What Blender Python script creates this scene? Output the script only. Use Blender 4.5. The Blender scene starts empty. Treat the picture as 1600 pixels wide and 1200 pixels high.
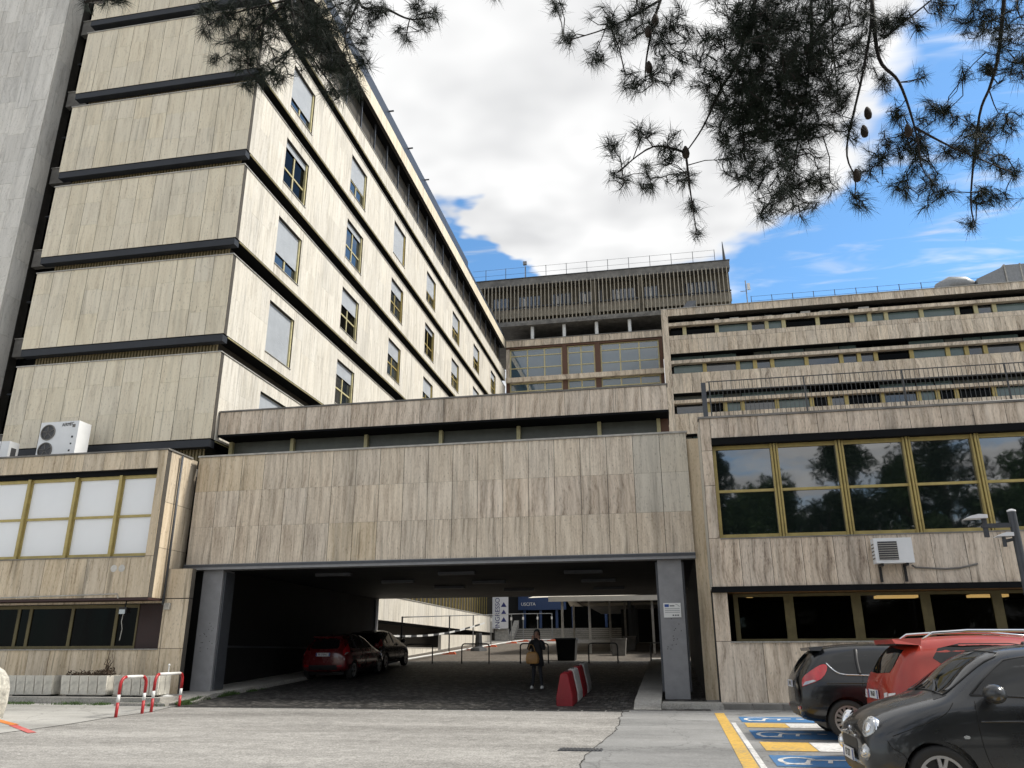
import bpy, bmesh, math, random
from mathutils import Vector, Matrix, noise as mnoise
from mathutils.bvhtree import BVHTree
from mathutils.geometry import delaunay_2d_cdt
R = math.radians
rnd = random.Random(7)
scn = bpy.context.scene
COL = scn.collection

# ------------------------------------------------------------------ camera
cd = bpy.data.cameras.new('camera')
cam = bpy.data.objects.new('camera', cd); COL.objects.link(cam)
cd.sensor_width = 36.0; cd.lens = 1234.4 / 1600 * 36.0; cd.clip_start = .05; cd.clip_end = 5000
_y, _p, _r = R(10.845), R(18.844), R(-.166)
_d = Vector((-math.sin(_y) * math.cos(_p), math.cos(_y) * math.cos(_p), math.sin(_p)))
_a = Vector((math.cos(_y), math.sin(_y), 0)); _b = _a.cross(_d)
_ra = _a * math.cos(_r) + _b * math.sin(_r); _ua = -_a * math.sin(_r) + _b * math.cos(_r)
cam.matrix_world = Matrix.Translation((0, 0, 1.42)) @ Matrix((_ra, _ua, -_d)).transposed().to_4x4()
scn.camera = cam

# ------------------------------------------------------------------ light
SUN_EL, SUN_AZ = 50.0, 79.0            # azimuth clockwise from +Y (the sun stands to the right, a little behind the buildings)
sdir = Vector((math.sin(R(SUN_AZ)) * math.cos(R(SUN_EL)), math.cos(R(SUN_AZ)) * math.cos(R(SUN_EL)), math.sin(R(SUN_EL))))
sl = bpy.data.lights.new('sun', 'SUN'); sl.energy = 1.8; sl.angle = R(9.0); sl.color = (1.0, .95, .86)
so = bpy.data.objects.new('sun', sl); COL.objects.link(so)
so.rotation_euler = (-sdir).to_track_quat('-Z', 'Y').to_euler(); so.location = (30, 10, 40)

w = bpy.data.worlds.new('World'); scn.world = w; w.use_nodes = True
w.cycles.sampling_method = 'MANUAL'; w.cycles.sample_map_resolution = 512
nt = w.node_tree; nt.nodes.clear()
def N(t, **k):
    n = nt.nodes.new(t)
    for a, b in k.items():
        if a.startswith('i_'):
            n.inputs[int(a[2:])].default_value = b
        else: setattr(n, a, b)
    return n
def L(a, b): nt.links.new(a, b)
out = N('ShaderNodeOutputWorld'); bg = N('ShaderNodeBackground'); bg.inputs[1].default_value = .11
sky = N('ShaderNodeTexSky', sky_type='NISHITA'); sky.sun_disc = False
sky.sun_elevation = R(SUN_EL); sky.sun_rotation = R(SUN_AZ); sky.air_density = 1.0; sky.dust_density = .4; sky.ozone_density = 2.2
tc = N('ShaderNodeTexCoord'); sp = N('ShaderNodeSeparateXYZ'); L(tc.outputs['Generated'], sp.inputs[0])
zz = N('ShaderNodeMath', operation='MAXIMUM', i_1=.06); L(sp.outputs[2], zz.inputs[0])
dx = N('ShaderNodeMath', operation='DIVIDE'); L(sp.outputs[0], dx.inputs[0]); L(zz.outputs[0], dx.inputs[1])
dy = N('ShaderNodeMath', operation='DIVIDE'); L(sp.outputs[1], dy.inputs[0]); L(zz.outputs[0], dy.inputs[1])
cv = N('ShaderNodeCombineXYZ'); L(dx.outputs[0], cv.inputs[0]); L(dy.outputs[0], cv.inputs[1])
# cloud deck: even noise over the whole sky, with a clear patch to the right of the big cloud bank
n1 = N("ShaderNodeTexNoise", i_2=1.15, i_3=5.0, i_4=.58); n1.inputs['Distortion'].default_value = .35; L(cv.outputs[0], n1.inputs['Vector'])
n2 = N('ShaderNodeTexNoise', i_2=5.5, i_3=4.0, i_4=.6); n2.inputs['Distortion'].default_value = .5
mp2 = N('ShaderNodeMapping'); mp2.inputs['Scale'].default_value = (.55, 1.7, 1); mp2.inputs['Rotation'].default_value = (0, 0, R(-25)); L(cv.outputs[0], mp2.inputs[0]); L(mp2.outputs[0], n2.inputs['Vector'])
dn = N('ShaderNodeTexNoise', i_2=2.3, i_3=4.0, i_4=.6); L(cv.outputs[0], dn.inputs['Vector'])
dv = N('ShaderNodeVectorMath', operation='MULTIPLY_ADD'); dv.inputs[1].default_value = (.9, .9, 0); dv.inputs[2].default_value = (-.45, -.45, 0); L(dn.outputs['Color'], dv.inputs[0])
wv_ = N('ShaderNodeVectorMath', operation='ADD'); L(cv.outputs[0], wv_.inputs[0]); L(dv.outputs[0], wv_.inputs[1])
def blob(cx, cy, sx, sy, amp, acc):
    mp = N('ShaderNodeMapping', vector_type='TEXTURE'); mp.inputs['Location'].default_value = (cx, cy, 0); mp.inputs['Scale'].default_value = (sx, sy, 1)
    L(wv_.outputs[0], mp.inputs[0])
    ln = N('ShaderNodeVectorMath', operation='LENGTH'); L(mp.outputs[0], ln.inputs[0])
    mr = N('ShaderNodeMapRange', interpolation_type='SMOOTHERSTEP'); mr.inputs[1].default_value = 0; mr.inputs[2].default_value = 1; mr.inputs[3].default_value = amp; mr.inputs[4].default_value = 0
    L(ln.outputs['Value'], mr.inputs[0])
    ad = N('ShaderNodeMath', operation='ADD'); L(mr.outputs[0], ad.inputs[0]); L(acc, ad.inputs[1])
    return ad.outputs[0]
f = n1.outputs['Fac']
f = blob(-.1, 1.35, 1.0, 1.15, .38, f)
f = blob(.85, 2.05, 1.0, .8, -.78, f)
f = blob(-.54, 1.86, .26, .5, -.75, f)
f = blob(.80, 1.30, .55, .6, -.55, f)
m2 = N('ShaderNodeMath', operation='MULTIPLY_ADD', i_1=.22, i_2=-.11); L(n2.outputs['Fac'], m2.inputs[0])
fa = N('ShaderNodeMath', operation='ADD'); L(f, fa.inputs[0]); L(m2.outputs[0], fa.inputs[1])
cm = N('ShaderNodeMapRange', interpolation_type='SMOOTHSTEP'); cm.inputs[1].default_value = .22; cm.inputs[2].default_value = .56; L(fa.outputs[0], cm.inputs[0])
ws = N('ShaderNodeMapRange', interpolation_type='SMOOTHSTEP'); ws.inputs[1].default_value = .50; ws.inputs[2].default_value = .78; ws.inputs[4].default_value = .55; L(n2.outputs['Fac'], ws.inputs[0])
mx = N('ShaderNodeMath', operation='MAXIMUM'); L(cm.outputs[0], mx.inputs[0]); L(ws.outputs[0], mx.inputs[1])
# cloud body: slightly grey where it is thick
n3 = N('ShaderNodeTexNoise', i_2=2.6, i_3=3.0, i_4=.55); L(cv.outputs[0], n3.inputs['Vector'])
cr = N('ShaderNodeValToRGB'); cr.color_ramp.elements[0].position = .35; cr.color_ramp.elements[0].color = (2.70, 2.72, 2.76, 1); cr.color_ramp.elements[1].position = .66; cr.color_ramp.elements[1].color = (3.95, 3.95, 3.93, 1); L(n3.outputs['Fac'], cr.inputs[0])
st0 = N('ShaderNodeMix', data_type='RGBA', blend_type='MULTIPLY'); st0.inputs['Factor'].default_value = 1; st0.inputs['B'].default_value = (.50, .70, .78, 1); L(sky.outputs[0], st0.inputs['A'])
mix = N('ShaderNodeMix', data_type='RGBA'); L(mx.outputs[0], mix.inputs['Factor']); L(st0.outputs['Result'], mix.inputs['A']); L(cr.outputs[0], mix.inputs['B'])
L(mix.outputs['Result'], bg.inputs[0]); L(bg.outputs[0], out.inputs[0])
vs = scn.view_settings
scn.display_settings.display_device = 'sRGB'; vs.view_transform = 'Standard'; vs.look = 'None'; vs.exposure = 1.35; vs.gamma = 1.0; vs.use_curve_mapping = False
scn.cycles.use_adaptive_sampling = True; scn.cycles.adaptive_threshold = .02
scn.cycles.max_bounces = 4; scn.cycles.diffuse_bounces = 2; scn.cycles.glossy_bounces = 3; scn.cycles.transparent_max_bounces = 6

# ------------------------------------------------------------------ materials
MATS = {}
def newmat(name):
    m = bpy.data.materials.new(name); m.use_nodes = True; t = m.node_tree; t.nodes.clear()
    o = t.nodes.new('ShaderNodeOutputMaterial'); b = t.nodes.new('ShaderNodeBsdfPrincipled'); t.links.new(b.outputs[0], o.inputs[0])
    MATS[name] = m
    return m, t, b
def ramp(t, stops):
    r = t.nodes.new('ShaderNodeValToRGB'); e = r.color_ramp.elements
    while len(e) < len(stops): e.new(.5)
    for k, (p, c) in enumerate(stops): e[k].position = p; e[k].color = (*c, 1)
    return r
def pm(name, col, rough=.6, metal=0.0, var=.25, scale=6.0, bump=.0, coat=0.0, spec=.5, stretch=(1, 1, 1), ior=None, fine=None):
    """plain procedural surface: two octaves of uneven colour, uneven gloss, fine relief"""
    m, t, b = newmat(name)
    g = t.nodes.new('ShaderNodeTexCoord'); mp = t.nodes.new('ShaderNodeMapping'); mp.inputs['Scale'].default_value = stretch
    t.links.new(g.outputs['Object'], mp.inputs[0])
    n = t.nodes.new('ShaderNodeTexNoise'); n.inputs['Scale'].default_value = scale; n.inputs['Detail'].default_value = 4; n.inputs['Roughness'].default_value = .65
    t.links.new(mp.outputs[0], n.inputs['Vector'])
    oi = t.nodes.new('ShaderNodeObjectInfo')
    r = ramp(t, [(.3, tuple(c * (1 - var) for c in col)), (.7, tuple(min(1, c * (1 + var * .6)) for c in col))])
    t.links.new(n.outputs['Fac'], r.inputs[0])
    hs = t.nodes.new('ShaderNodeHueSaturation'); t.links.new(r.outputs[0], hs.inputs['Color'])
    mr = t.nodes.new('ShaderNodeMapRange'); mr.inputs[3].default_value = 1 - var * .3; mr.inputs[4].default_value = 1 + var * .3; t.links.new(oi.outputs['Random'], mr.inputs[0]); t.links.new(mr.outputs[0], hs.inputs['Value'])
    t.links.new(hs.outputs[0], b.inputs['Base Color'])
    rr = t.nodes.new('ShaderNodeMapRange'); rr.inputs[3].default_value = max(.01, rough * .8); rr.inputs[4].default_value = min(1, rough * 1.2); t.links.new(n.outputs['Fac'], rr.inputs[0]); t.links.new(rr.outputs[0], b.inputs['Roughness'])
    b.inputs['Metallic'].default_value = metal; b.inputs['Specular IOR Level'].default_value = spec
    if coat: b.inputs['Coat Weight'].default_value = coat; b.inputs['Coat Roughness'].default_value = .04
    if ior: b.inputs['IOR'].default_value = ior
    if bump:
        n2 = t.nodes.new('ShaderNodeTexNoise'); n2.inputs['Scale'].default_value = fine or scale * 6; n2.inputs['Detail'].default_value = 5; t.links.new(mp.outputs[0], n2.inputs['Vector'])
        bp = t.nodes.new('ShaderNodeBump'); bp.inputs['Strength'].default_value = bump; bp.inputs['Distance'].default_value = .02; t.links.new(n2.outputs['Fac'], bp.inputs['Height']); t.links.new(bp.outputs[0], b.inputs['Normal'])
    return m
def travertine(name, light, mid, dark, S=7.0, wav=.10, tone=.16, quant=6, streak=.35, local=False):
    m, t, b = newmat(name)
    nd = lambda ty, **k: _nd(t, ty, **k)
    ge = nd('ShaderNodeNewGeometry'); oi = nd('ShaderNodeObjectInfo')
    sx = nd('ShaderNodeSeparateXYZ'); t.links.new(ge.outputs['Position'], sx.inputs[0])
    h = nd('ShaderNodeMath', operation='ADD'); t.links.new(sx.outputs[0], h.inputs[0]); t.links.new(sx.outputs[1], h.inputs[1])
    rs = nd('ShaderNodeMath', operation='ADD'); t.links.new(oi.outputs['Random'], rs.inputs[0]); t.links.new(ge.outputs['Random Per Island'], rs.inputs[1])
    fr = nd('ShaderNodeMath', operation='FRACT'); t.links.new(rs.outputs[0], fr.inputs[0])
    q = nd('ShaderNodeMath', operation='MULTIPLY', i_1=float(quant)); t.links.new(fr.outputs[0], q.inputs[0])
    fl = nd('ShaderNodeMath', operation='FLOOR'); t.links.new(q.outputs[0], fl.inputs[0])
    of = nd('ShaderNodeMath', operation='MULTIPLY', i_1=7.31); t.links.new(fl.outputs[0], of.inputs[0])
    hw = h
    if local:      # slabs sawn from one block: neighbours in a course repeat the same figure
        tcn = nd('ShaderNodeTexCoord'); so_ = nd('ShaderNodeSeparateXYZ'); t.links.new(tcn.outputs['Object'], so_.inputs[0])
        h = nd('ShaderNodeMath', operation='ADD'); t.links.new(so_.outputs[0], h.inputs[0]); t.links.new(so_.outputs[1], h.inputs[1])
        lo = nd('ShaderNodeSeparateXYZ'); t.links.new(oi.outputs['Location'], lo.inputs[0])
        b1 = nd('ShaderNodeMath', operation='MULTIPLY', i_1=.21); t.links.new(lo.outputs[0], b1.inputs[0])
        b2 = nd('ShaderNodeMath', operation='MULTIPLY_ADD', i_1=1.73); t.links.new(lo.outputs[2], b2.inputs[0]); t.links.new(b1.outputs[0], b2.inputs[2])
        fl = nd('ShaderNodeMath', operation='FLOOR'); t.links.new(b2.outputs[0], fl.inputs[0])
        of = nd('ShaderNodeMath', operation='MULTIPLY_ADD', i_1=7.31); t.links.new(fl.outputs[0], of.inputs[0])
        jit = nd('ShaderNodeMath', operation='MULTIPLY', i_1=.10); t.links.new(fr.outputs[0], jit.inputs[0]); t.links.new(jit.outputs[0], of.inputs[2])
    cz = nd('ShaderNodeCombineXYZ'); t.links.new(h.outputs[0], cz.inputs[0]); t.links.new(sx.outputs[2], cz.inputs[1]); t.links.new(of.outputs[0], cz.inputs[2])
    # slow waviness bends the veins
    mpw = nd('ShaderNodeMapping'); mpw.inputs['Scale'].default_value = (1.3, 1.0, 1); t.links.new(cz.outputs[0], mpw.inputs[0])
    nw = nd('ShaderNodeTexNoise'); nw.inputs['Scale'].default_value = 1.1; nw.inputs['Detail'].default_value = 1; t.links.new(mpw.outputs[0], nw.inputs['Vector'])
    wv = nd('ShaderNodeMath', operation='MULTIPLY_ADD', i_1=wav * 2, i_2=-wav); t.links.new(nw.outputs['Fac'], wv.inputs[0])
    h2 = nd('ShaderNodeMath', operation='ADD'); t.links.new(h.outputs[0], h2.inputs[0]); t.links.new(wv.outputs[0], h2.inputs[1])
    c2 = nd('ShaderNodeCombineXYZ'); t.links.new(h2.outputs[0], c2.inputs[0]); t.links.new(sx.outputs[2], c2.inputs[1]); t.links.new(of.outputs[0], c2.inputs[2])
    mv = nd('ShaderNodeMapping'); mv.inputs['Scale'].default_value = (S, S * .07, 1); t.links.new(c2.outputs[0], mv.inputs[0])
    nv = nd('ShaderNodeTexNoise'); nv.inputs['Scale'].default_value = 1; nv.inputs['Detail'].default_value = 4; nv.inputs['Roughness'].default_value = .68; t.links.new(mv.outputs[0], nv.inputs['Vector'])
    mf = nd('ShaderNodeMapping'); mf.inputs['Scale'].default_value = (S * 5, S * 1.1, 1); t.links.new(c2.outputs[0], mf.inputs[0])
    nf = nd('ShaderNodeTexNoise'); nf.inputs['Scale'].default_value = 1; nf.inputs['Detail'].default_value = 2; nf.inputs['Roughness'].default_value = .7; t.links.new(mf.outputs[0], nf.inputs['Vector'])
    mixf = nd('ShaderNodeMath', operation='MULTIPLY_ADD', i_1=.42, i_2=-.21); t.links.new(nf.outputs['Fac'], mixf.inputs[0])
    vf = nd('ShaderNodeMath', operation='ADD'); t.links.new(nv.outputs['Fac'], vf.inputs[0]); t.links.new(mixf.outputs[0], vf.inputs[1])
    rp = ramp(t, [(.26, dark), (.42, mid), (.53, tuple((a + c) / 2 for a, c in zip(light, mid))), (.68, light)]); t.links.new(vf.outputs[0], rp.inputs[0])
    # pits
    mpit = nd('ShaderNodeMapping'); mpit.inputs['Scale'].default_value = (34, 11, 1); t.links.new(cz.outputs[0], mpit.inputs[0])
    npt = nd('ShaderNodeTexNoise'); npt.inputs['Scale'].default_value = 1; npt.inputs['Detail'].default_value = 0; t.links.new(mpit.outputs[0], npt.inputs['Vector'])
    pr = nd('ShaderNodeMapRange'); pr.inputs[1].default_value = .70; pr.inputs[2].default_value = .80; pr.inputs[3].default_value = 1; pr.inputs[4].default_value = .72; t.links.new(npt.outputs['Fac'], pr.inputs[0])
    # run-off stains: irregular streaks with their own shape, not tied to the panels
    cs = nd('ShaderNodeCombineXYZ'); t.links.new(hw.outputs[0], cs.inputs[0]); t.links.new(sx.outputs[2], cs.inputs[1]); t.links.new(sx.outputs[1], cs.inputs[2])
    ms = nd('ShaderNodeMapping'); ms.inputs['Scale'].default_value = (2.6, .22, .4); t.links.new(cs.outputs[0], ms.inputs[0])
    ns = nd('ShaderNodeTexNoise'); ns.inputs['Scale'].default_value = 1; ns.inputs['Detail'].default_value = 3; ns.inputs['Roughness'].default_value = .7; t.links.new(ms.outputs[0], ns.inputs['Vector'])
    sr = nd('ShaderNodeMapRange'); sr.inputs[1].default_value = .5; sr.inputs[2].default_value = .75; sr.inputs[3].default_value = 1; sr.inputs[4].default_value = 1 - streak; t.links.new(ns.outputs['Fac'], sr.inputs[0])
    md_ = nd('ShaderNodeMapping'); md_.inputs['Scale'].default_value = (9.0, .42, .4); t.links.new(cs.outputs[0], md_.inputs[0])
    nd2 = nd('ShaderNodeTexNoise'); nd2.inputs['Scale'].default_value = 1; nd2.inputs['Detail'].default_value = 2; t.links.new(md_.outputs[0], nd2.inputs['Vector'])
    dr_ = nd('ShaderNodeMapRange'); dr_.inputs[1].default_value = .62; dr_.inputs[2].default_value = .76; dr_.inputs[3].default_value = 1; dr_.inputs[4].default_value = 1 - streak * 1.1; t.links.new(nd2.outputs['Fac'], dr_.inputs[0])
    sd_ = nd('ShaderNodeMath', operation='MULTIPLY'); t.links.new(sr.outputs[0], sd_.inputs[0]); t.links.new(dr_.outputs[0], sd_.inputs[1])
    # whole-panel tone
    wn = nd('ShaderNodeTexWhiteNoise', noise_dimensions='1D'); t.links.new(fr.outputs[0], wn.inputs['W'])
    tr = nd('ShaderNodeMapRange'); tr.inputs[3].default_value = 1 - tone; tr.inputs[4].default_value = 1 + tone; t.links.new(wn.outputs['Value'], tr.inputs[0])
    p1 = nd('ShaderNodeMath', operation='MULTIPLY'); t.links.new(pr.outputs[0], p1.inputs[0]); t.links.new(sd_.outputs[0], p1.inputs[1])
    p2 = nd('ShaderNodeMath', operation='MULTIPLY'); t.links.new(p1.outputs[0], p2.inputs[0]); t.links.new(tr.outputs[0], p2.inputs[1])
    hs = nd('ShaderNodeHueSaturation'); t.links.new(rp.outputs[0], hs.inputs['Color']); t.links.new(p2.outputs[0], hs.inputs['Value'])
    sm = nd('ShaderNodeMapRange'); sm.inputs[3].default_value = .80; sm.inputs[4].default_value = 1.0; t.links.new(wn.outputs['Color'], sm.inputs[0]); t.links.new(sm.outputs[0], hs.inputs['Saturation'])
    t.links.new(hs.outputs[0], b.inputs['Base Color']); b.inputs['Roughness'].default_value = .72; b.inputs['Specular IOR Level'].default_value = .3
    bp = nd('ShaderNodeBump'); bp.inputs['Strength'].default_value = .25; bp.inputs['Distance'].default_value = .01; t.links.new(vf.outputs[0], bp.inputs['Height']); t.links.new(bp.outputs[0], b.inputs['Normal'])
    return m
def _nd(t, ty, **k):
    n = t.nodes.new(ty)
    for a, v in k.items():
        if a.startswith('i_'): n.inputs[int(a[2:])].default_value = v
        else: setattr(n, a, v)
    return n
def glassmat(name, col, ior=2.4, rough=.03, wob=.004):
    m, t, b = newmat(name)
    b.inputs['Base Color'].default_value = (*col, 1); b.inputs['Roughness'].default_value = rough; b.inputs['IOR'].default_value = ior
    g = _nd(t, 'ShaderNodeTexCoord'); n = _nd(t, 'ShaderNodeTexNoise'); n.inputs['Scale'].default_value = 1.3; n.inputs['Detail'].default_value = 2; t.links.new(g.outputs['Object'], n.inputs['Vector'])
    bp = _nd(t, 'ShaderNodeBump'); bp.inputs['Strength'].default_value = .05; bp.inputs['Distance'].default_value = wob * 10; t.links.new(n.outputs['Fac'], bp.inputs['Height']); t.links.new(bp.outputs[0], b.inputs['Normal'])
    return m

FASCIA = pm('slate_fascia_metal', (.032, .035, .042), .55, var=.2, scale=2, spec=.3)
TRV_FRONT = travertine('travertine_front', (.76, .655, .515), (.55, .455, .345), (.37, .29, .22), S=11, wav=.06, tone=.06, local=True)
TRV_WAVY = travertine('travertine_wavy', (0.772, 0.654, 0.519), (0.536, 0.431, 0.325), (0.268, 0.202, 0.147), S=6.5, wav=.17, tone=.07, streak=.5, local=True)
TRV_TOWER = travertine('travertine_tower', (0.792, 0.707, 0.537), (0.707, 0.616, 0.459), (0.535, 0.450, 0.322), S=8.0, wav=.10, tone=.045, quant=40, streak=.25)
TRV_SIDE = travertine('travertine_pale', (.70, .66, .58), (.62, .575, .49), (.46, .415, .345), S=9.0, wav=.06, tone=.06, quant=40, streak=.3)
TRV_SHAFT = travertine('travertine_grey', (0.721, 0.686, 0.627), (0.625, 0.594, 0.538), (0.466, 0.432, 0.386), S=5.0, wav=.25, tone=.08, quant=40, streak=.25)
TRV_WARM = travertine('travertine_warm', (0.700, 0.583, 0.425), (0.570, 0.456, 0.307), (0.360, 0.265, 0.165), S=8.0, wav=.10, tone=.07, streak=.5)
TRV_PALE2 = travertine('travertine_replaced', (.66, .60, .49), (.56, .505, .41), (.38, .335, .265), S=9, wav=.04, tone=.05)
TRV_FAR = travertine('travertine_far', (0.763, 0.652, 0.507), (0.530, 0.432, 0.321), (0.212, 0.158, 0.114), S=4.2, wav=.30, tone=.10, streak=.45)
MORTAR = pm('joint_mortar', (.07, .062, .052), .9, var=.3)
CONC = pm('grey_concrete', (.20, .19, .175), .85, var=.45, scale=1.6, bump=.3)
CONC_W = pm('pale_concrete', (.45, .43, .39), .85, var=.35, scale=5, bump=.35)
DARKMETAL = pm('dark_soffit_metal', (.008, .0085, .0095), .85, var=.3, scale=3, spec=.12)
SOFFIT_BR = pm('brown_soffit', (.05, .042, .03), .7, var=.3, scale=3)
ROOFMETAL = pm('blue_grey_roof_metal', (.05, .062, .085), .45, metal=.3, var=.2)
COPING = pm('coping_metal', (.42, .40, .36), .5, metal=.2, var=.3, scale=4)
OLIVE = pm('olive_gold_frame', (.44, .345, .125), .45, metal=.25, var=.22, scale=5)
OLIVE_PALE = pm('pale_gold_frame', (.55, .49, .27), .5, metal=.1, var=.2, scale=5)
OLIVE_DK = pm('dull_bronze_frame', (.13, .105, .045), .5, metal=.3, var=.25, scale=5)
BROWN = pm('brown_pier', (.115, .052, .028), .6, var=.2)
SHUT = pm('roller_shutter', (.42, .445, .475), .6, var=.10, scale=2)
GLASS_TREE = glassmat('solar_glass', (.008, .012, .011), ior=2.7)
GLASS = glassmat('window_glass', (.02, .026, .03), ior=2.0)
GLASS_DK = glassmat('dark_glass', (.002, .0025, .0025), ior=1.16)
GLASS_BLUE = glassmat('blue_glass', (.06, .105, .14), ior=2.2)
GLASS_TEAL = pm('green_glass', (.13, .18, .17), .12, var=.2, scale=.7, ior=1.6)
GLASS_OLD = pm('dusty_glass', (.10, .105, .085), .35, var=.3, scale=1.5, ior=1.5)
WHITEBLIND = pm('white_blind', (.86, .865, .87), .35, var=.03, scale=.8, coat=.3)
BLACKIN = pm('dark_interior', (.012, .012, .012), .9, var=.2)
STEELGREY = pm('grey_painted_steel', (.25, .25, .258), .55, var=.14, scale=4, bump=.05)
STEEL_DK = pm('dark_grey_steel', (.07, .075, .085), .5, metal=.2, var=.2)
LOUVRE = pm('bronze_louvre', (.38, .335, .26), .5, metal=.25, var=.25, scale=2)
WALL_OL = pm('olive_brown_wall', (.13, .11, .075), .7, var=.35, scale=1.5)
RAIL = pm('rail_steel', (.075, .077, .08), .5, metal=.3)
WHITEP = pm('white_paint', (.74, .74, .72), .5, var=.06, scale=3)
ACWHITE = pm('ac_white', (.76, .77, .78), .4, var=.05, scale=3)
GALV = pm('galvanised_steel', (.24, .245, .25), .5, metal=.4, var=.2, scale=8)

# ------------------------------------------------------------------ mesh helpers
WL = {}
def wl(p): return WL.get(p.name, Vector((0, 0, 0))) if p else Vector((0, 0, 0))
class MB:
    def __init__(s): s.v = []; s.f = []; s.m = []
    def add(s, vs, fs, mi=0):
        k = len(s.v); s.v += [tuple(q) for q in vs]; s.f += [tuple(i + k for i in g) for g in fs]; s.m += [mi] * len(fs); return s
    def box(s, x0, x1, y0, y1, z0, z1, mi=0):
        return s.add([(x0, y0, z0), (x1, y0, z0), (x1, y1, z0), (x0, y1, z0), (x0, y0, z1), (x1, y0, z1), (x1, y1, z1), (x0, y1, z1)],
                     [(0, 3, 2, 1), (4, 5, 6, 7), (0, 1, 5, 4), (1, 2, 6, 5), (2, 3, 7, 6), (3, 0, 4, 7)], mi)
    def bar(s, a, b, r, n=6, r2=None, mi=0, caps=True):
        a, b = Vector(a), Vector(b); d = b - a
        if d.length < 1e-6: return s
        q = d.to_track_quat('Z', 'Y'); r2 = r if r2 is None else r2
        vs = []
        for c, rr in ((a, r), (b, r2)):
            for k in range(n):
                an = 2 * math.pi * (k + .5) / n; vs.append(c + q @ Vector((math.cos(an) * rr, math.sin(an) * rr, 0)))
        fs = [(k, (k + 1) % n, n + (k + 1) % n, n + k) for k in range(n)]
        if caps: fs += [tuple(range(n - 1, -1, -1)), tuple(range(n, 2 * n))]
        return s.add(vs, fs, mi)
    def tube(s, pts, r, n=8, mi=0):
        pts = [Vector(p) for p in pts]; rs = r if isinstance(r, (list, tuple)) else [r] * len(pts)
        vs = []; up = Vector((0, 0, 1)); prev = None
        for k, p in enumerate(pts):
            d = (pts[min(k + 1, len(pts) - 1)] - pts[max(k - 1, 0)]).normalized()
            if prev is None:
                a = d.cross(up) if abs(d.z) < .95 else d.cross(Vector((1, 0, 0)))
            else: a = prev - d * prev.dot(d)
            a.normalize(); prev = a; b = d.cross(a)
            for q in range(n):
                an = 2 * math.pi * q / n; vs.append(p + (a * math.cos(an) + b * math.sin(an)) * rs[k])
        fs = []
        for k in range(len(pts) - 1):
            for q in range(n): fs.append((k * n + q, k * n + (q + 1) % n, (k + 1) * n + (q + 1) % n, (k + 1) * n + q))
        fs += [tuple(range(n - 1, -1, -1)), tuple(range((len(pts) - 1) * n, len(pts) * n))]
        return s.add(vs, fs, mi)
    def lathe(s, prof, n=16, c=(0, 0, 0), axis='Z', mi=0):
        vs = []
        for r, z in prof:
            for k in range(n):
                a = 2 * math.pi * k / n; x, y = math.cos(a) * r, math.sin(a) * r
                p = (x, y, z) if axis == 'Z' else ((x, z, y) if axis == 'Y' else (z, x, y))
                vs.append((p[0] + c[0], p[1] + c[1], p[2] + c[2]))
        fs = [(i * n + k, i * n + (k + 1) % n, (i + 1) * n + (k + 1) % n, (i + 1) * n + k) for i in range(len(prof) - 1) for k in range(n)]
        fs += [tuple(range(n - 1, -1, -1)), tuple(range((len(prof) - 1) * n, len(prof) * n))]
        return s.add(vs, fs, mi)
    def prism(s, outline, axis, a0, a1, mi=0):
        n = len(outline); vs = []
        for a in (a0, a1):
            for (u, v) in outline: vs.append({'X': (a, u, v), 'Y': (u, a, v), 'Z': (u, v, a)}[axis])
        return s.add(vs, [tuple(range(n)), tuple(range(2 * n - 1, n - 1, -1))] + [(k, n + k, n + (k + 1) % n, (k + 1) % n) for k in range(n)], mi)
    def build(s, name, mat, parent=None, smooth=False, origin=None, fixn=True, kind=None):
        vs = s.v
        if origin is None:
            xs, ys, zs = zip(*vs); origin = ((min(xs) + max(xs)) / 2, (min(ys) + max(ys)) / 2, min(zs))
        o3 = Vector(origin)
        me = bpy.data.meshes.new(name); me.from_pydata([(x - o3.x, y - o3.y, z - o3.z) for x, y, z in vs], [], s.f); me.update()
        mats = mat if isinstance(mat, (list, tuple)) else [mat]
        for q in mats: me.materials.append(q)
        if len(mats) > 1: me.polygons.foreach_set('material_index', s.m)
        if fixn:
            bm = bmesh.new(); bm.from_mesh(me); bmesh.ops.recalc_face_normals(bm, faces=bm.faces); bm.to_mesh(me); bm.free()
        if smooth: me.polygons.foreach_set('use_smooth', [True] * len(me.polygons))
        return link(name, me, o3, parent, kind)
def link(name, me, world, parent=None, kind=None):
    o = bpy.data.objects.new(name, me); COL.objects.link(o)
    o.location = Vector(world) - wl(parent)
    if parent: o.parent = parent
    WL[o.name] = Vector(world)
    if kind: o['kind'] = kind
    return o
BOXC = {}
def bx(name, x0, x1, y0, y1, z0, z1, mat, parent=None, kind=None):
    """one box as an object of its own; alike boxes share their mesh"""
    key = (round(x1 - x0, 3), round(y1 - y0, 3), round(z1 - z0, 3), mat.name)
    me = BOXC.get(key)
    if me is None:
        a, b, c = key[0] / 2, key[1] / 2, key[2]
        me = bpy.data.meshes.new(name); t = MB().box(-a, a, -b, b, 0, c); me.from_pydata(t.v, [], t.f); me.materials.append(mat); BOXC[key] = me
    return link(name, me, ((x0 + x1) / 2, (y0 + y1) / 2, z0), parent, kind)
def tag(o, label, cat, group=None, kind=None):
    o['label'] = label; o['category'] = cat
    if group: o['group'] = group
    if kind: o['kind'] = kind
    return o
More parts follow.
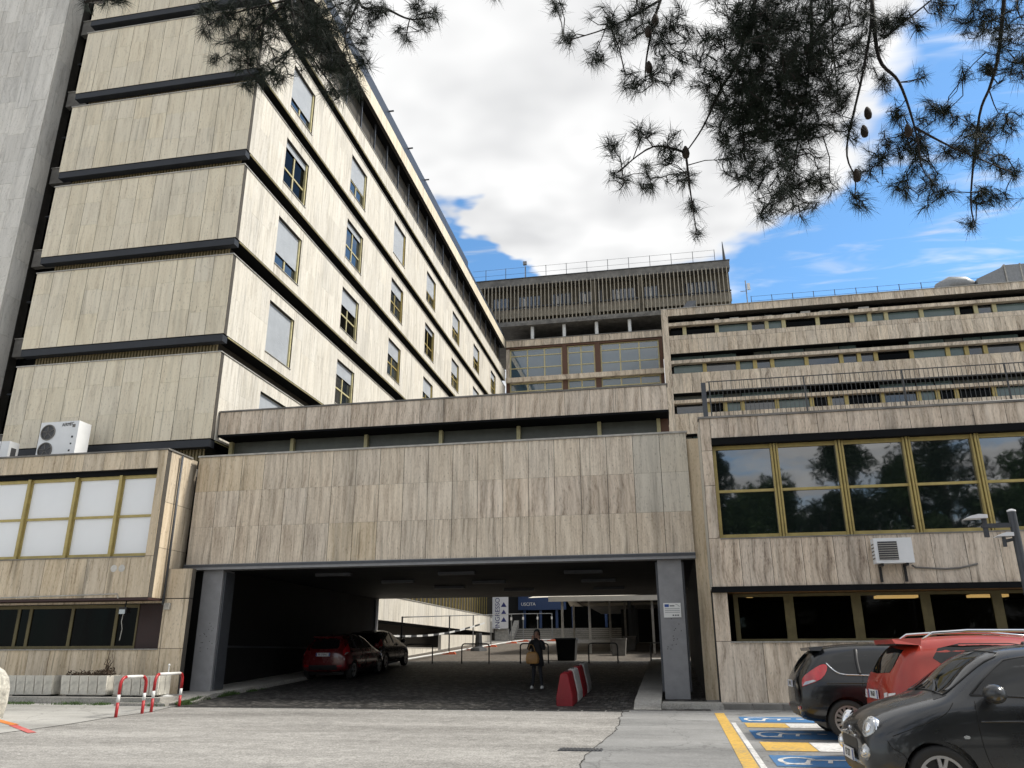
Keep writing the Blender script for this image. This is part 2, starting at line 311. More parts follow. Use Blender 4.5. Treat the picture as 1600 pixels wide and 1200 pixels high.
def thing(name, label, cat, loc=(0, 0, 0), group=None, rotz=None):
    o = bpy.data.objects.new(name, None); COL.objects.link(o); o.location = loc; o.empty_display_size = .3
    if rotz is None: WL[o.name] = Vector(loc)                 # parts of unrotated things are given in world coordinates
    else: o.rotation_euler = (0, 0, rotz); WL[o.name] = Vector((0, 0, 0))   # parts of turned things are given in the thing's own frame
    return tag(o, label, cat, group)
def copy_tree(o, parent=None):
    c = o.copy(); COL.objects.link(c); c.parent = parent
    for ch in o.children: copy_tree(ch, c)
    return c
def subtract(rects, holes):
    for (a0, a1, b0, b1) in holes:
        o = []
        for (x0, x1, y0, y1) in rects:
            if a1 <= x0 + 1e-4 or a0 >= x1 - 1e-4 or b1 <= y0 + 1e-4 or b0 >= y1 - 1e-4: o.append((x0, x1, y0, y1)); continue
            if x0 < a0: o.append((x0, a0, y0, y1))
            if a1 < x1: o.append((a1, x1, y0, y1))
            m0, m1 = max(x0, a0), min(x1, a1)
            if y0 < b0: o.append((m0, m1, y0, b0))
            if b1 < y1: o.append((m0, m1, b1, y1))
        rects = o
    return [r for r in rects if r[1] - r[0] > .02 and r[3] - r[2] > .02]
def clad(parent, plane, face, a0, a1, z0, z1, cw, rows, mat, holes=(), gap=.010, t=.05, back=.2, stuff_from=None, hg_=1.0, special=None):
    """stone slabs, each an object, over a recessed joint backing. plane 'Y': faces -Y at y=face; 'X': faces +X at x=face"""
    n = max(1, round((a1 - a0) / cw)); w_ = (a1 - a0) / n; rects = []
    for k in range(n):
        js = [z0] + list(rows(k)) + [z1]
        for q in range(len(js) - 1):
            for r in subtract([(a0 + k * w_, a0 + (k + 1) * w_, js[q], js[q + 1])], holes): rects.append((r, k, q))
    far = MB()
    for (r, k, q) in rects:
        g = gap / 2; u0, u1, v0, v1 = r[0] + g, r[1] - g, r[2] + g * hg_, r[3] - g * hg_; d = rnd.uniform(0, .004)
        m = mat
        if special: m = special(k, q) or mat
        if plane == 'Y': b = (u0, u1, face + d, face + t, v0, v1)
        else: b = (face - t, face - d, u0, u1, v0, v1)
        if stuff_from is not None and r[0] >= stuff_from: far.box(*b)
        else: bx('travertine_slab', *b, m, parent)
    if far.v: far.build('travertine_slabs', mat, parent, kind='stuff')
    bk = MB()
    for r in subtract([(a0, a1, z0, z1)], holes):
        g = .012 
        if plane == 'Y': bk.box(r[0], r[1], face + g, face + back, r[2], r[3])
        else: bk.box(face - back, face - g, r[0], r[1], r[2], r[3])
    bk.build('backing_wall', MORTAR, parent)
def text_mesh(name, body, size, mat, parent, world, rot, ext=.004, align='CENTER', sx=1.0):
    c = bpy.data.curves.new(name, 'FONT'); c.body = body; c.size = size; c.extrude = ext; c.align_x = align; c.align_y = 'CENTER'
    o = bpy.data.objects.new(name, c); COL.objects.link(o)
    me = bpy.data.meshes.new_from_object(o.evaluated_get(bpy.context.evaluated_depsgraph_get())); bpy.data.objects.remove(o)
    me.materials.clear(); me.materials.append(mat)
    t = link(name, me, world, parent); t.rotation_euler = rot; t.scale = (sx, 1, 1)
    return t

def clear_glass(name, tint=.55):
    m = bpy.data.materials.new(name); m.use_nodes = True; t = m.node_tree; t.nodes.clear(); MATS[name] = m
    o = _nd(t, 'ShaderNodeOutputMaterial'); tr = _nd(t, 'ShaderNodeBsdfTransparent'); tr.inputs[0].default_value = (tint, tint * 1.02, tint, 1); gl = _nd(t, 'ShaderNodeBsdfGlossy'); gl.inputs['Roughness'].default_value = .03
    n = _nd(t, 'ShaderNodeTexNoise'); n.inputs['Scale'].default_value = 2; rg_ = _nd(t, 'ShaderNodeMapRange'); rg_.inputs[3].default_value = 1.20; rg_.inputs[4].default_value = 1.32; t.links.new(n.outputs['Fac'], rg_.inputs[0])
    fr_ = _nd(t, 'ShaderNodeFresnel'); t.links.new(rg_.outputs[0], fr_.inputs['IOR']); mx_ = _nd(t, 'ShaderNodeMixShader'); t.links.new(fr_.outputs[0], mx_.inputs[0]); t.links.new(tr.outputs[0], mx_.inputs[1]); t.links.new(gl.outputs[0], mx_.inputs[2]); t.links.new(mx_.outputs[0], o.inputs[0])
    return m
GLASS_CLEAR = clear_glass('clear_dim_glass')
def glow(name, col, st):
    m, t, b = newmat(name); b.inputs['Base Color'].default_value = (*col, 1); b.inputs['Emission Color'].default_value = (*col, 1)
    n = _nd(t, 'ShaderNodeTexNoise'); n.inputs['Scale'].default_value = 3; r_ = _nd(t, 'ShaderNodeMapRange'); r_.inputs[3].default_value = st * .8; r_.inputs[4].default_value = st * 1.2; t.links.new(n.outputs['Fac'], r_.inputs[0]); t.links.new(r_.outputs[0], b.inputs['Emission Strength'])
    return m
LAMPGLOW = glow('warm_lamp_glow', (1.0, .62, .22), .55)
# ------------------------------------------------------------------ ground, road, pavements
def zg(y): return 0.0 if y <= 11 else (.19 * (y - 11) / 8 if y <= 19 else (.19 + .05 * (y - 19) if y <= 63.4 else 2.41))
def ground_mat(name, c0, c1, c2, agg=55.0, crack=0.0, blot=.35, bump=.35, stain=.5):
    m, t, b = newmat(name)
    g = _nd(t, 'ShaderNodeNewGeometry'); P = g.outputs['Position']
    def nz(s, d=6, r=.6, st=None):
        n = _nd(t, 'ShaderNodeTexNoise'); n.inputs['Scale'].default_value = s; n.inputs['Detail'].default_value = d; n.inputs['Roughness'].default_value = r
        if st:
            mp = _nd(t, 'ShaderNodeMapping'); mp.inputs['Scale'].default_value = st; mp.inputs['Rotation'].default_value = (0, 0, R(12)); t.links.new(P, mp.inputs[0]); t.links.new(mp.outputs[0], n.inputs['Vector'])
        else: t.links.new(P, n.inputs['Vector'])
        return n
    big = nz(.35, 8, .65, (.45, 1.6, 1)); sm = nz(agg, 3, .6); md = nz(6, 6, .7)
    a = _nd(t, 'ShaderNodeMath', operation='MULTIPLY_ADD', i_1=blot); t.links.new(big.outputs['Fac'], a.inputs[0])
    k = _nd(t, 'ShaderNodeMath', operation='MULTIPLY', i_1=(1 - blot) * .65); t.links.new(sm.outputs['Fac'], k.inputs[0]); t.links.new(k.outputs[0], a.inputs[2])
    k2 = _nd(t, 'ShaderNodeMath', operation='MULTIPLY_ADD', i_1=(1 - blot) * .35); t.links.new(md.outputs['Fac'], k2.inputs[0]); t.links.new(a.outputs[0], k2.inputs[2])
    rp = ramp(t, [(.40, c0), (.5, c1), (.60, c2)]); t.links.new(k2.outputs[0], rp.inputs[0])
    col = rp.outputs[0]
    st = nz(.8, 9, .75); sr = _nd(t, 'ShaderNodeMapRange'); sr.inputs[1].default_value = .56; sr.inputs[2].default_value = .74; sr.inputs[3].default_value = 1; sr.inputs[4].default_value = 1 - stain; t.links.new(st.outputs['Fac'], sr.inputs[0])
    hs = _nd(t, 'ShaderNodeHueSaturation'); t.links.new(col, hs.inputs['Color'])
    val = sr.outputs[0]
    if crack:
        mpc = _nd(t, 'ShaderNodeMapping'); mpc.inputs['Scale'].default_value = (.5, .35, 1); t.links.new(P, mpc.inputs[0])
        nc = nz(1.6, 6, .6); ad = _nd(t, 'ShaderNodeVectorMath', operation='MULTIPLY_ADD'); ad.inputs[1].default_value = (.5, .5, 0); t.links.new(nc.outputs['Color'], ad.inputs[0]); t.links.new(mpc.outputs[0], ad.inputs[2])
        vo = _nd(t, 'ShaderNodeTexVoronoi', feature='DISTANCE_TO_EDGE'); vo.inputs['Scale'].default_value = 1; t.links.new(ad.outputs[0], vo.inputs['Vector'])
        cr_ = _nd(t, 'ShaderNodeMapRange'); cr_.inputs[1].default_value = .0; cr_.inputs[2].default_value = .011; cr_.inputs[3].default_value = 1 - crack; cr_.inputs[4].default_value = 1; t.links.new(vo.outputs['Distance'], cr_.inputs[0])
        pp = _nd(t, 'ShaderNodeMath', operation='MULTIPLY'); t.links.new(val, pp.inputs[0]); t.links.new(cr_.outputs[0], pp.inputs[1]); val = pp.outputs[0]
    t.links.new(val, hs.inputs['Value']); t.links.new(hs.outputs[0], b.inputs['Base Color']); b.inputs['Roughness'].default_value = .9; b.inputs['Specular IOR Level'].default_value = .25
    bp = _nd(t, 'ShaderNodeBump'); bp.inputs['Strength'].default_value = bump; bp.inputs['Distance'].default_value = .01; t.links.new(sm.outputs['Fac'], bp.inputs['Height']); t.links.new(bp.outputs[0], b.inputs['Normal'])
    return m
ASPH = ground_mat('worn_asphalt', (.145, .138, .128), (.275, .265, .248), (.43, .415, .39), agg=34, crack=.10, stain=.38)
CONCP = ground_mat('pale_concrete_paving', (.26, .254, .238), (.36, .352, .33), (.45, .44, .415), agg=30, crack=.3, blot=.6, bump=.15, stain=.35)
CONCR = ground_mat('brushed_concrete', (.165, .165, .163), (.235, .235, .231), (.30, .299, .294), agg=30, crack=.35, blot=.6, bump=.15, stain=.25)
PAVE = ground_mat('paving_stone', (.26, .25, .23), (.36, .345, .315), (.44, .42, .385), agg=24, blot=.4, bump=.2, stain=.35)
PAINT_Y = ground_mat('worn_yellow_paint', (.34, .26, .13), (.54, .34, .075), (.60, .39, .11), agg=20, blot=.3, bump=.2, stain=.35)
PAINT_B = ground_mat('worn_blue_paint', (.11, .17, .25), (.045, .15, .33), (.06, .18, .37), agg=20, blot=.3, bump=.2, stain=.3)
PAINT_W = ground_mat('worn_white_paint', (.36, .355, .345), (.58, .575, .56), (.66, .65, .635), agg=20, blot=.3, bump=.2, stain=.25)
PAINT_O = ground_mat('worn_orange_paint', (.45, .13, .03), (.58, .20, .05), (.62, .27, .09), agg=20, blot=.3, bump=.2, stain=.25)
PAINT_R = ground_mat('worn_red_paint', (.45, .06, .05), (.5, .12, .11), (.5, .2, .18), agg=20, blot=.3, bump=.2, stain=.25)
# cobbles: small setts, a few pixels each, as relief and colour of the sheet
def cobble_mat():
    m, t, b = newmat('basalt_setts')
    g = _nd(t, 'ShaderNodeNewGeometry'); v1 = _nd(t, 'ShaderNodeTexVoronoi', feature='F1'); v1.inputs['Scale'].default_value = 9; v1.inputs['Randomness'].default_value = .55
    v2 = _nd(t, 'ShaderNodeTexVoronoi', feature='DISTANCE_TO_EDGE'); v2.inputs['Scale'].default_value = 9; v2.inputs['Randomness'].default_value = .55
    t.links.new(g.outputs['Position'], v1.inputs['Vector']); t.links.new(g.outputs['Position'], v2.inputs['Vector'])
    sp_ = _nd(t, 'ShaderNodeSeparateColor'); t.links.new(v1.outputs['Color'], sp_.inputs[0])
    rp = ramp(t, [(.0, (.010, .0095, .009)), (.6, (.038, .036, .033)), (1, (.13, .123, .112))]); t.links.new(sp_.outputs[0], rp.inputs[0])
    mr = _nd(t, 'ShaderNodeMapRange'); mr.inputs[2].default_value = .09; mr.inputs[3].default_value = .35; mr.inputs[4].default_value = 1; t.links.new(v2.outputs['Distance'], mr.inputs[0])
    hs = _nd(t, 'ShaderNodeHueSaturation'); t.links.new(rp.outputs[0], hs.inputs['Color']); t.links.new(mr.outputs[0], hs.inputs['Value']); t.links.new(hs.outputs[0], b.inputs['Base Color'])
    b.inputs['Roughness'].default_value = .6
    bp = _nd(t, 'ShaderNodeBump'); bp.inputs['Strength'].default_value = .9; bp.inputs['Distance'].default_value = .02; t.links.new(mr.outputs[0], bp.inputs['Height']); t.links.new(bp.outputs[0], b.inputs['Normal'])
    return m
COBB = cobble_mat()
def sheet(name, rows, mat, dz, kind='structure', parent=None, cols=1):
    mb = MB(); vs = []; fs = []
    for (y, a, c) in rows:
        for q in range(cols + 1): vs.append((a + (c - a) * q / cols, y, zg(y) + dz))
    n = cols + 1
    for k in range(len(rows) - 1):
        for q in range(cols): fs.append((k * n + q, k * n + q + 1, (k + 1) * n + q + 1, (k + 1) * n + q))
    return mb.add(vs, fs).build(name, mat, parent, kind=kind, fixn=False, origin=(0, 0, 0) if not parent else None)
sheet('ground', [(y, -1500, 1500) for y in (-1500, 0, 11, 19, 30, 45, 63.4, 1500)], ASPH, 0)
rr = random.Random(3)
edge = lambda y: -1.1 - .02 * (19 - y) + .07 * math.sin(y * .9) + .05 * mnoise.noise(Vector((y * 1.9, 0, 0))) + .04 * mnoise.noise(Vector((y * 6.1, 3, 0)))
sheet('parking_pavement', [(y / 4, edge(y / 4), 40) for y in range(-80, 79)], CONCR, .004)
ledge = lambda y: -12.0 - .22 * max(0, (16 - y)) * .2 + .05 * math.sin(y * 2.2)
sheet('forecourt_pavement', [(y / 4, -60, ledge(y / 4) - (0 if y / 4 < 17.5 else (y / 4 - 17.5) * .12)) for y in range(-80, 79)], CONCP, .004)
JOINT = pm('cracked_joint', (.045, .043, .04), .95, var=.4, scale=9)
jr = lambda y, e: (y, e(y) - .003 - .005 * abs(math.sin(y * 3.1)) - .012 * max(0, math.sin(y * 9.7)) ** 6, e(y) + .003 + .005 * abs(math.sin(y * 4.3 + 1)) + .015 * max(0, math.sin(y * 7.3 + 2)) ** 8)
sheet('pavement_joint', [jr(y / 8, edge) for y in range(-80, 153)], JOINT, .008)
sheet('pavement_joint', [(y / 8, ledge(y / 8) - (0 if y / 8 < 17.5 else (y / 8 - 17.5) * .12) - .014, ledge(y / 8) - (0 if y / 8 < 17.5 else (y / 8 - 17.5) * .12) + .01) for y in range(-80, 153)], JOINT, .008)
sheet('cobbled_ramp', [(y, -12.75, .75) for y in (19.3, 25, 30, 37.2)], COBB, .006)
sheet('courtyard_paving', [(y, -13.5, 30) for y in (37.2, 45, 55, 64)], ground_mat('courtyard_setts', (.07, .06, .05), (.115, .10, .085), (.17, .15, .125), agg=9, blot=.3, bump=.5), .006)
# drainage channel with cast grates across the mouth of the ramp
dr = thing('drain_channel', 'long slotted metal drain across the mouth of the cobbled ramp', 'drain', (-6.5, 19.15, zg(19.15)))
MB().box(-12.3, -1.0, 19.0, 19.3, zg(19) - .05, zg(19) + .008).build('channel', PAVE, dr)
for k in range(21): 
    x = -12.25 + k * .536
    bx('grate', x, x + .50, 19.03, 19.27, zg(19) + .009, zg(19) + .016, BLACKIN, dr)
# manhole grate near the bottom edge
mg = thing('road_gully', 'rectangular iron gully grate set in the cracked pavement edge', 'drain', (-1.45, 13.05, .05))
MB().box(-1.78, -1.12, 12.82, 13.18, .03, .054).build('frame', STEEL_DK, mg)
for k in range(11): bx('bar', -1.74 + k * .057, -1.74 + k * .057 + .030, 12.85, 13.15, .0545, .062, RAIL, mg)
# right pavement: kerb stones and paving slabs, each a piece
ZP = .335
mb = MB(); mb.box(-.32, 40, 19.62, 21.6, .0, ZP - .03); pv = mb.build('pavement', PAVE, kind='structure', origin=(10, 20, 0))
x = -.30
k = 0
while x < 7:
    w_ = rr.uniform(.62, .75)
    bx('paving_slab', x + .006, x + w_ - .006, 19.86, 20.36, ZP - .029, ZP + rr.uniform(0, .004), PAVE, pv)
    bx('kerb_stone', x + .006, x + w_ * 1.0 - .006, 19.60 if x > .75 else 19.66, 19.852, .05, ZP + rr.uniform(0, .004), PAVE if x < .75 else CONC, pv); x += w_; k += 1
# strip of pavement along the right wall of the passage and left one
def ramp_walk(name, x0, x1, y0, y1, h):
    mb = MB(); ys = [y0, y0 + .9, 26, 32, y1]
    for a, c in zip(ys[:-1], ys[1:]):
        za, zc = (zg(a) + (h if a > y0 else .0), zg(c) + h)
        mb.add([(x0, a, za), (x1, a, za), (x1, c, zc), (x0, c, zc), (x0, a, za - .3), (x1, a, za - .3), (x1, c, zc - .3), (x0, c, zc - .3)], [(0, 1, 2, 3), (0, 4, 5, 1), (1, 5, 6, 2), (3, 2, 6, 7), (0, 3, 7, 4)])
    return mb.build(name, PAVE, kind='structure', fixn=False, origin=(x0, y0, 0))
ramp_walk('passage_pavement', -.95, -.33, 19.4, 37.0, .12)
ramp_walk('passage_pavement', -13.6, -12.3, 20.0, 37.0, .12)
MB().box(-40, -12.9, 19.55, 21.4, .0, .375).build('left_pavement', PAVE, kind='structure', origin=(-20, 20, 0))
# painted markings
def mark(name, x0, x1, y0, y1, mat, dz=.009, parent=None, skew=0):
    n = max(1, int((y1 - y0) / .5)); rows = [(y0 + (y1 - y0) * q / n, x0 + skew * q / n, x1 + skew * q / n) for q in range(n + 1)]
    return sheet(name, rows, mat, dz, kind='structure' if parent is None else None, parent=parent)
bay = thing('bay_markings', 'yellow and blue painted disabled parking bay markings on the pavement', 'road marking', (1.2, 14, zg(14)))
mark('edge_line', .80, 1.00, 6, 18.9, PAINT_Y, parent=bay); mark('white_line', 1.02, 1.10, 6, 17.0, PAINT_W, parent=bay)
for (y0, y1) in ((17.15, 18.15), (14.6, 15.75), (11.75, 12.75)):
    q = mark('blue_square', 1.24, 2.62, y0, y1, PAINT_B, .010, parent=bay)
    yc = (y0 + y1) / 2; s = MB()
    # wheelchair figure lying along +X (head to the right): wheel ring, back, legs, arm, head
    def stroke(pts, w_, dz=.014):
        P2 = [Vector((px, py)) for px, py in pts]; vs = []; 
        for i, p in enumerate(P2):
            d = (P2[min(i + 1, len(P2) - 1)] - P2[max(i - 1, 0)]).normalized(); nn = Vector((-d.y, d.x)) * w_ / 2
            vs += [p + nn, p - nn]
        s.add([(a.x, a.y, zg(a.y) + dz) for a in vs], [(2 * i, 2 * i + 1, 2 * i + 3, 2 * i + 2) for i in range(len(P2) - 1)])
    h_ = (y1 - y0); 
    stroke([(1.58 + .24 * math.cos(a), yc - .02 + .30 * h_ * math.sin(a)) for a in [R(30 + 15 * i) for i in range(19)]], .07)
    stroke([(2.22, yc + .10 * h_), (1.72, yc + .06 * h_), (1.66, yc - .22 * h_), (1.36, yc - .33 * h_)], .075, .015)
    stroke([(2.0, yc + .08 * h_), (1.95, yc - .2 * h_)], .06, .016)
    s.add([(2.40 + .085 * math.cos(R(i * 30)), yc + .12 * h_ + .085 * math.sin(R(i * 30)), zg(yc) + .0145) for i in range(12)], [tuple(range(12))])
    s.build('wheelchair_symbol', PAINT_W, bay, fixn=False)
for i, (y0, y1) in enumerate(((16.25, 16.95), (13.2, 14.2), (10.3, 11.3), (7.6, 8.5))):
    for k in range(5): mark('hatch_patch', 1.26 + k * .75, 1.26 + k * .75 + .74, y0, y1, PAINT_Y if k % 2 == 0 else PAINT_W, .010, parent=bay)
tag(mark('orange_line', -14.7, -13.6, 15.5, 15.62, PAINT_O, .010), 'orange painted stripe on the left pavement', 'road marking')
lm = thing('painted_stripe', 'faded orange to red stripe crossing the left pavement corner', 'road marking', (-13.5, 15.3, .1))
def dline(name, a, b, w_, mat, parent):
    a, b = Vector(a), Vector(b); d = (b - a).normalized(); n = Vector((-d.y, d.x)) * w_ / 2; k = 8; vs = []
    for i in range(k + 1):
        p = a.lerp(b, i / k)
        for q in (p + n, p - n): vs.append((q.x, q.y, zg(q.y) + .010))
    return MB().add(vs, [(2 * i, 2 * i + 1, 2 * i + 3, 2 * i + 2) for i in range(k)]).build(name, mat, parent, fixn=False)
bpy.data.objects.remove(bpy.data.objects['orange_line'])
dline('orange_stripe', (-15.4, 16.6), (-13.0, 14.95), .16, PAINT_O, lm); dline('red_stripe', (-12.98, 14.88), (-11.6, 13.8), .14, PAINT_R, lm)
# ------------------------------------------------------------------ hospital tower on the left
PITCH = 3.63
XT, YT, YE, XL = -14.07, 22.2, 70.0, -21.85
tw = thing('ward_tower', 'tall travertine ward block with projecting storey bands at left', 'building', (-18, 40, 0))
bx('core', XL + .6, XT - .6, YT + .6, YE, 0, 29.4, SOFFIT_BR, tw)
FLOORS = [7.97 + PITCH * k for k in range(6)]
WINY = [25.0 + 6.43 * k for k in range(7)]
shut = {(1, 0): 1.0, (2, 0): .72, (3, 0): .14, (4, 0): .72, (0, 0): 1.0, (3, 1): .14, (2, 1): .38, (1, 1): .30, (4, 1): .6, (4, 2): 1.0, (3, 2): .3, (2, 2): .38, (1, 2): .4,
        (4, 3): .6, (3, 3): .12, (2, 3): .42, (1, 3): .4, (4, 4): .5, (3, 4): .45}
winrnd = random.Random(12)
for k, zb in enumerate(FLOORS):
    zt = zb + 2.95 if k < 5 else 27.02
    # front face
    if k < 5: frows = lambda c, zb=zb: ([zb + winrnd.choice([1.0, 1.0, 1.15, .85])] + ([zb + winrnd.choice([2.0, 2.1])] if winrnd.random() < .75 else []))
    else: frows = lambda c: []
    clad(tw, 'Y', YT, XL, XT, zb, zt, .72, frows, TRV_TOWER, hg_=.25, gap=.018)
    # right face with window openings
    holes = [(y, y + 2.05, zb + .44, zb + 2.50) for y in WINY] if k < 5 else []
    rows2 = (lambda c, zb=zb: [zb + (1.45 if (c * 7 + int(zb)) % 3 else 1.9)]) if k < 5 else (lambda c: [])
    clad(tw, 'X', XT, YT + .052, YE, zb, zt, .70, rows2, TRV_SIDE, holes=holes, gap=.006, hg_=.3, stuff_from=27.5 if k < 5 else 24)
    MB().box(XL - .02, XT + .03, YT - .03, YT + .25, zt, zt + .035).box(XT - .22, XT + .03, YT + .25, YE, zt, zt + .035).build('coping', COPING, tw)
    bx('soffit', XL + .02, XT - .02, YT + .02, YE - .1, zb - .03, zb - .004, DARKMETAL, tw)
    bx('fascia', XL + .02, XT - .03, YT + .015, YT + .30, zb - .27, zb - .031, FASCIA, tw)
    bx('slab_lip', XT - .045, XT - .006, YT + .3, YE, zb - .055, zb - .0305, OLIVE_PALE, tw)
    bx('recess_wall', XL + .35, XT - .55, YT + .36, YT + .59, zb - .70, zb - .031, OLIVE_DK, tw)
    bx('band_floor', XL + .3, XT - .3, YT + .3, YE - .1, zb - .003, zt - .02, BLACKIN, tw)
    # ribbed infill in the recess below the band
    rb = MB()
    for i in range(60):
        x = XL + .4 + i * .118; rb.box(x, x + .05, YT + .325, YT + .359, zb - .66, zb - .031)
    rb.build('ribbed_infill', pm('tan_ribs', (.26, .20, .10), .6, var=.25) if 'tan_ribs' not in MATS else MATS['tan_ribs'], tw)
    if k == 5: continue
    for i, y in enumerate(WINY):
        z0, z1 = zb + .44, zb + 2.50; xg = XT - .17
        wn = MB()
        for (a0, a1, c0, c1) in ((y, y + 2.05, z0, z0 + .06), (y, y + 2.05, z1 - .05, z1), (y, y + .055, z0 + .06, z1 - .05), (y + 1.98, y + 2.05, z0 + .06, z1 - .05), (y + .99, y + 1.08, z0 + .06, z1 - .05), (y + .055, y + .99, z0 + .78, z0 + .85), (y + 1.08, y + 1.98, z0 + .78, z0 + .85)):
            wn.box(xg - .05, xg + .03, a0, a1, c0, c1)
        wn.box(xg + .03, XT - .055, y + 1.96, y + 2.049, z0 + .002, z1 - .002)
        fr_ = wn.build('window', OLIVE_PALE if i < 2 else OLIVE, tw)
        for (a, c) in ((y + .05, y + .995), (y + 1.075, y + 1.985)): bx('pane', xg - .02, xg - .005, a, c, z0 + .05, z1 - .04, GLASS if (i + k) % 3 else GLASS_DK, fr_)
        bx('sill', xg, XT + .03, y - .02, y + 2.07, z0 - .028, z0 - .002, COPING, fr_)
        sh = shut.get((k, i), winrnd.choice([.25, .35, .45, .6]))
        hh = (z1 - z0 - .06) * sh
        sm_ = MB(); n = max(2, int(hh / .055))
        for q in range(n): sm_.box(xg + .035, xg + .055, y + .04, y + 1.955, z1 - .03 - (q + 1) * hh / n, z1 - .03 - q * hh / n - .006)
        sm_.box(xg + .032, xg + .04, y + .04, y + 1.955, z1 - .03 - hh, z1 - .03)
        sm_.build('roller_shutter', SHUT, fr_)
# top storey loggia and roof edge
bx('loggia_wall', XL + 2, XT - 1.8, YT + 2, YE, 27.0, 29.44, BLACKIN, tw)
for k in range(24): bx('loggia_post', XT - .42, XT - .34, 23 + k * 2.0, 23.08 + k * 2.0, 27.05, 29.44, STEEL_DK, tw)
clad(tw, 'X', XT, YT + .052, YE, 29.45, 30.33, .9, lambda c: [], TRV_TOWER, stuff_from=45)
clad(tw, 'Y', YT, XL, XT, 29.45, 30.33, .9, lambda c: [], TRV_TOWER)
bx('roof_slab', XL + .22, XT - .22, YT + .22, YE - .1, 29.46, 30.4, DARKMETAL, tw)
bx('roof_edge', XL, XT - .02, YT + .03, YE - 15, 30.335, 31.12, ROOFMETAL, tw)
bx('roof_edge', XL, XT - .10, YE - 14.98, YE, 30.335, 30.85, ROOFMETAL, tw)
for k, y in enumerate((36.0, 39.6, 43.1)): bx('roof_bracket', XT - .02, XT + .28, y, y + .07, 31.0, 31.07, STEEL_DK, tw)

# ------------------------------------------------------------------ stair shaft at the far left
st_ = thing('stair_shaft', 'blank pale grey stone stair shaft at the left edge', 'building', (-30, 30, 0))
XS = -22.88
bx('core', -42, XS - .21, 22.2, 40, 0, 44, MORTAR, st_)
srnd = random.Random(5)
for c in range(8):
    x1 = XS - c * .74; x0 = x1 - .74; z = 6 + srnd.uniform(0, 1.2)
    while z < 36:
        h_ = srnd.choice([1.25, 1.25, 1.5, 1.0]); bx('stone_slab', x0 + .004, x1 - .004, 22.0 + srnd.uniform(0, .004), 22.06, z + .004, z + h_ - .004, TRV_SHAFT, st_); z += h_
bx('far_wall', -42, XS - 8 * .74 - .004, 22.0, 22.06, 0, 44, TRV_SHAFT, st_)
bx('base_wall', XS - 8 * .74, XS, 22.0, 22.06, 0, 5.99, TRV_SHAFT, st_)
z = 6.3
while z < 36:
    bx('side_slab', XS - .05, XS + .002, 22.064, 22.78, z + .004, z + 1.496, TRV_SHAFT, st_); z += 1.5
bx('side_backing', XS - .21, XS - .052, 22.065, 22.9, 0, 36, MORTAR, st_)
bx('glazing_back', XS, XL + .6, 23.2, 24, 0, 36, BLACKIN, st_)
for k in range(9):
    z = 5.0 + k * PITCH
    bx('stair_window', XS + .06, XL + .58, 23.1, 23.12, z + .10, z + 1.6, GLASS_DK, st_); bx('stair_window', XS + .06, XL + .58, 23.1, 23.12, z + 1.68, z + 3.0, GLASS_DK, st_)
    bx('transom', XS + .01, XL + .59, 23.04, 23.14, z + 1.61, z + 1.67, STEEL_DK, st_); bx('spandrel', XS + .01, XL + .59, 22.9, 23.15, z + 3.02, z + PITCH + .07, CONC, st_)
    bx('sill_trim', XS + .01, XL + .59, 22.86, 23.15, z + PITCH + .071, z + PITCH + .10, COPING, st_)

# ------------------------------------------------------------------ entrance block over the passage
YM = 21.5
en = thing('entrance_block', 'low travertine block bridging the dark driveway passage', 'building', (-6.6, 30, .4))
x0, x1 = -13.92, .74
rj = [3.92 + 1.08, 3.92 + 2.155]
def spec(k, q): return TRV_PALE2 if (k >= 18 and q >= 1) else (TRV_WAVY if (12 <= k <= 17 and q == 1) else (TRV_WARM if (k < 3 and q == 2) or (6 <= k < 8 and q == 0) else None))
clad(en, 'Y', YM, x0, x1, 3.92, 7.15, .733, lambda c: rj, TRV_FRONT, special=spec, gap=.014, hg_=.35)
clad(en, 'X', x1, YM + .052, 22.3, 3.92, 7.15, .8, lambda c: rj, TRV_FRONT, gap=.012)
MB().box(x0 - .02, x1 + .03, YM - .035, YM + .3, 7.15, 7.20).build('coping', COPING, en)
bx('edge_beam', x0 - .03, x1 + .01, YM - .05, YM + .35, 3.76, 3.915, STEELGREY, en)
bx('edge_beam_lip', x0 - .03, x1 + .01, YM - .065, YM - .052, 3.83, 3.90, STEEL_DK, en)
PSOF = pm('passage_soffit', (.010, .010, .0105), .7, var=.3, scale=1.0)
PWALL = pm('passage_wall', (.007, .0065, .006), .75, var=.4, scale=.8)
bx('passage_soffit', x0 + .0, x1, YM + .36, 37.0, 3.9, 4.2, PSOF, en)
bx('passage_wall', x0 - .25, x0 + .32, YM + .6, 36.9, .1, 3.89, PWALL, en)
bx('plinth_rail', x0 + .321, x0 + .36, 22.4, 36.5, 1.62, 1.68, STEEL_DK, en)
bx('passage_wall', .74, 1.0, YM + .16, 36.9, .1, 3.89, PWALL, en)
bx('wall_end', x0 + .325, x0 + .40, 36.55, 36.9, .9, 3.89, STEELGREY, en)
bx('block_mass', x0 + .3, x1 - .3, YM + .25, 36.9, 4.21, 7.1, MORTAR, en)
for (a, c) in ((-13.38, -12.75), (-.25, .37)):
    pl = bx('pillar', a, c, 21.62, 22.25, .33, 3.755, STEELGREY, en)
    bx('pillar_flange', a - .055, a - .003, 21.70, 22.2, .5, 3.70, STEEL_DK, pl); bx('pillar_flange', c + .003, c + .055, 21.70, 22.2, .5, 3.70, STEEL_DK, pl)
    hp = MB(); hr = random.Random(int(a * 10))
    for q in range(16): hp.lathe([(.0, -.003), (.012, -.003), (.012, .0)], 6, (hr.uniform(a + .12, c - .1), 21.619, hr.uniform(1.5, 2.35)), axis='Y')
    hp.build('screw_holes', BLACKIN, pl, kind='stuff')
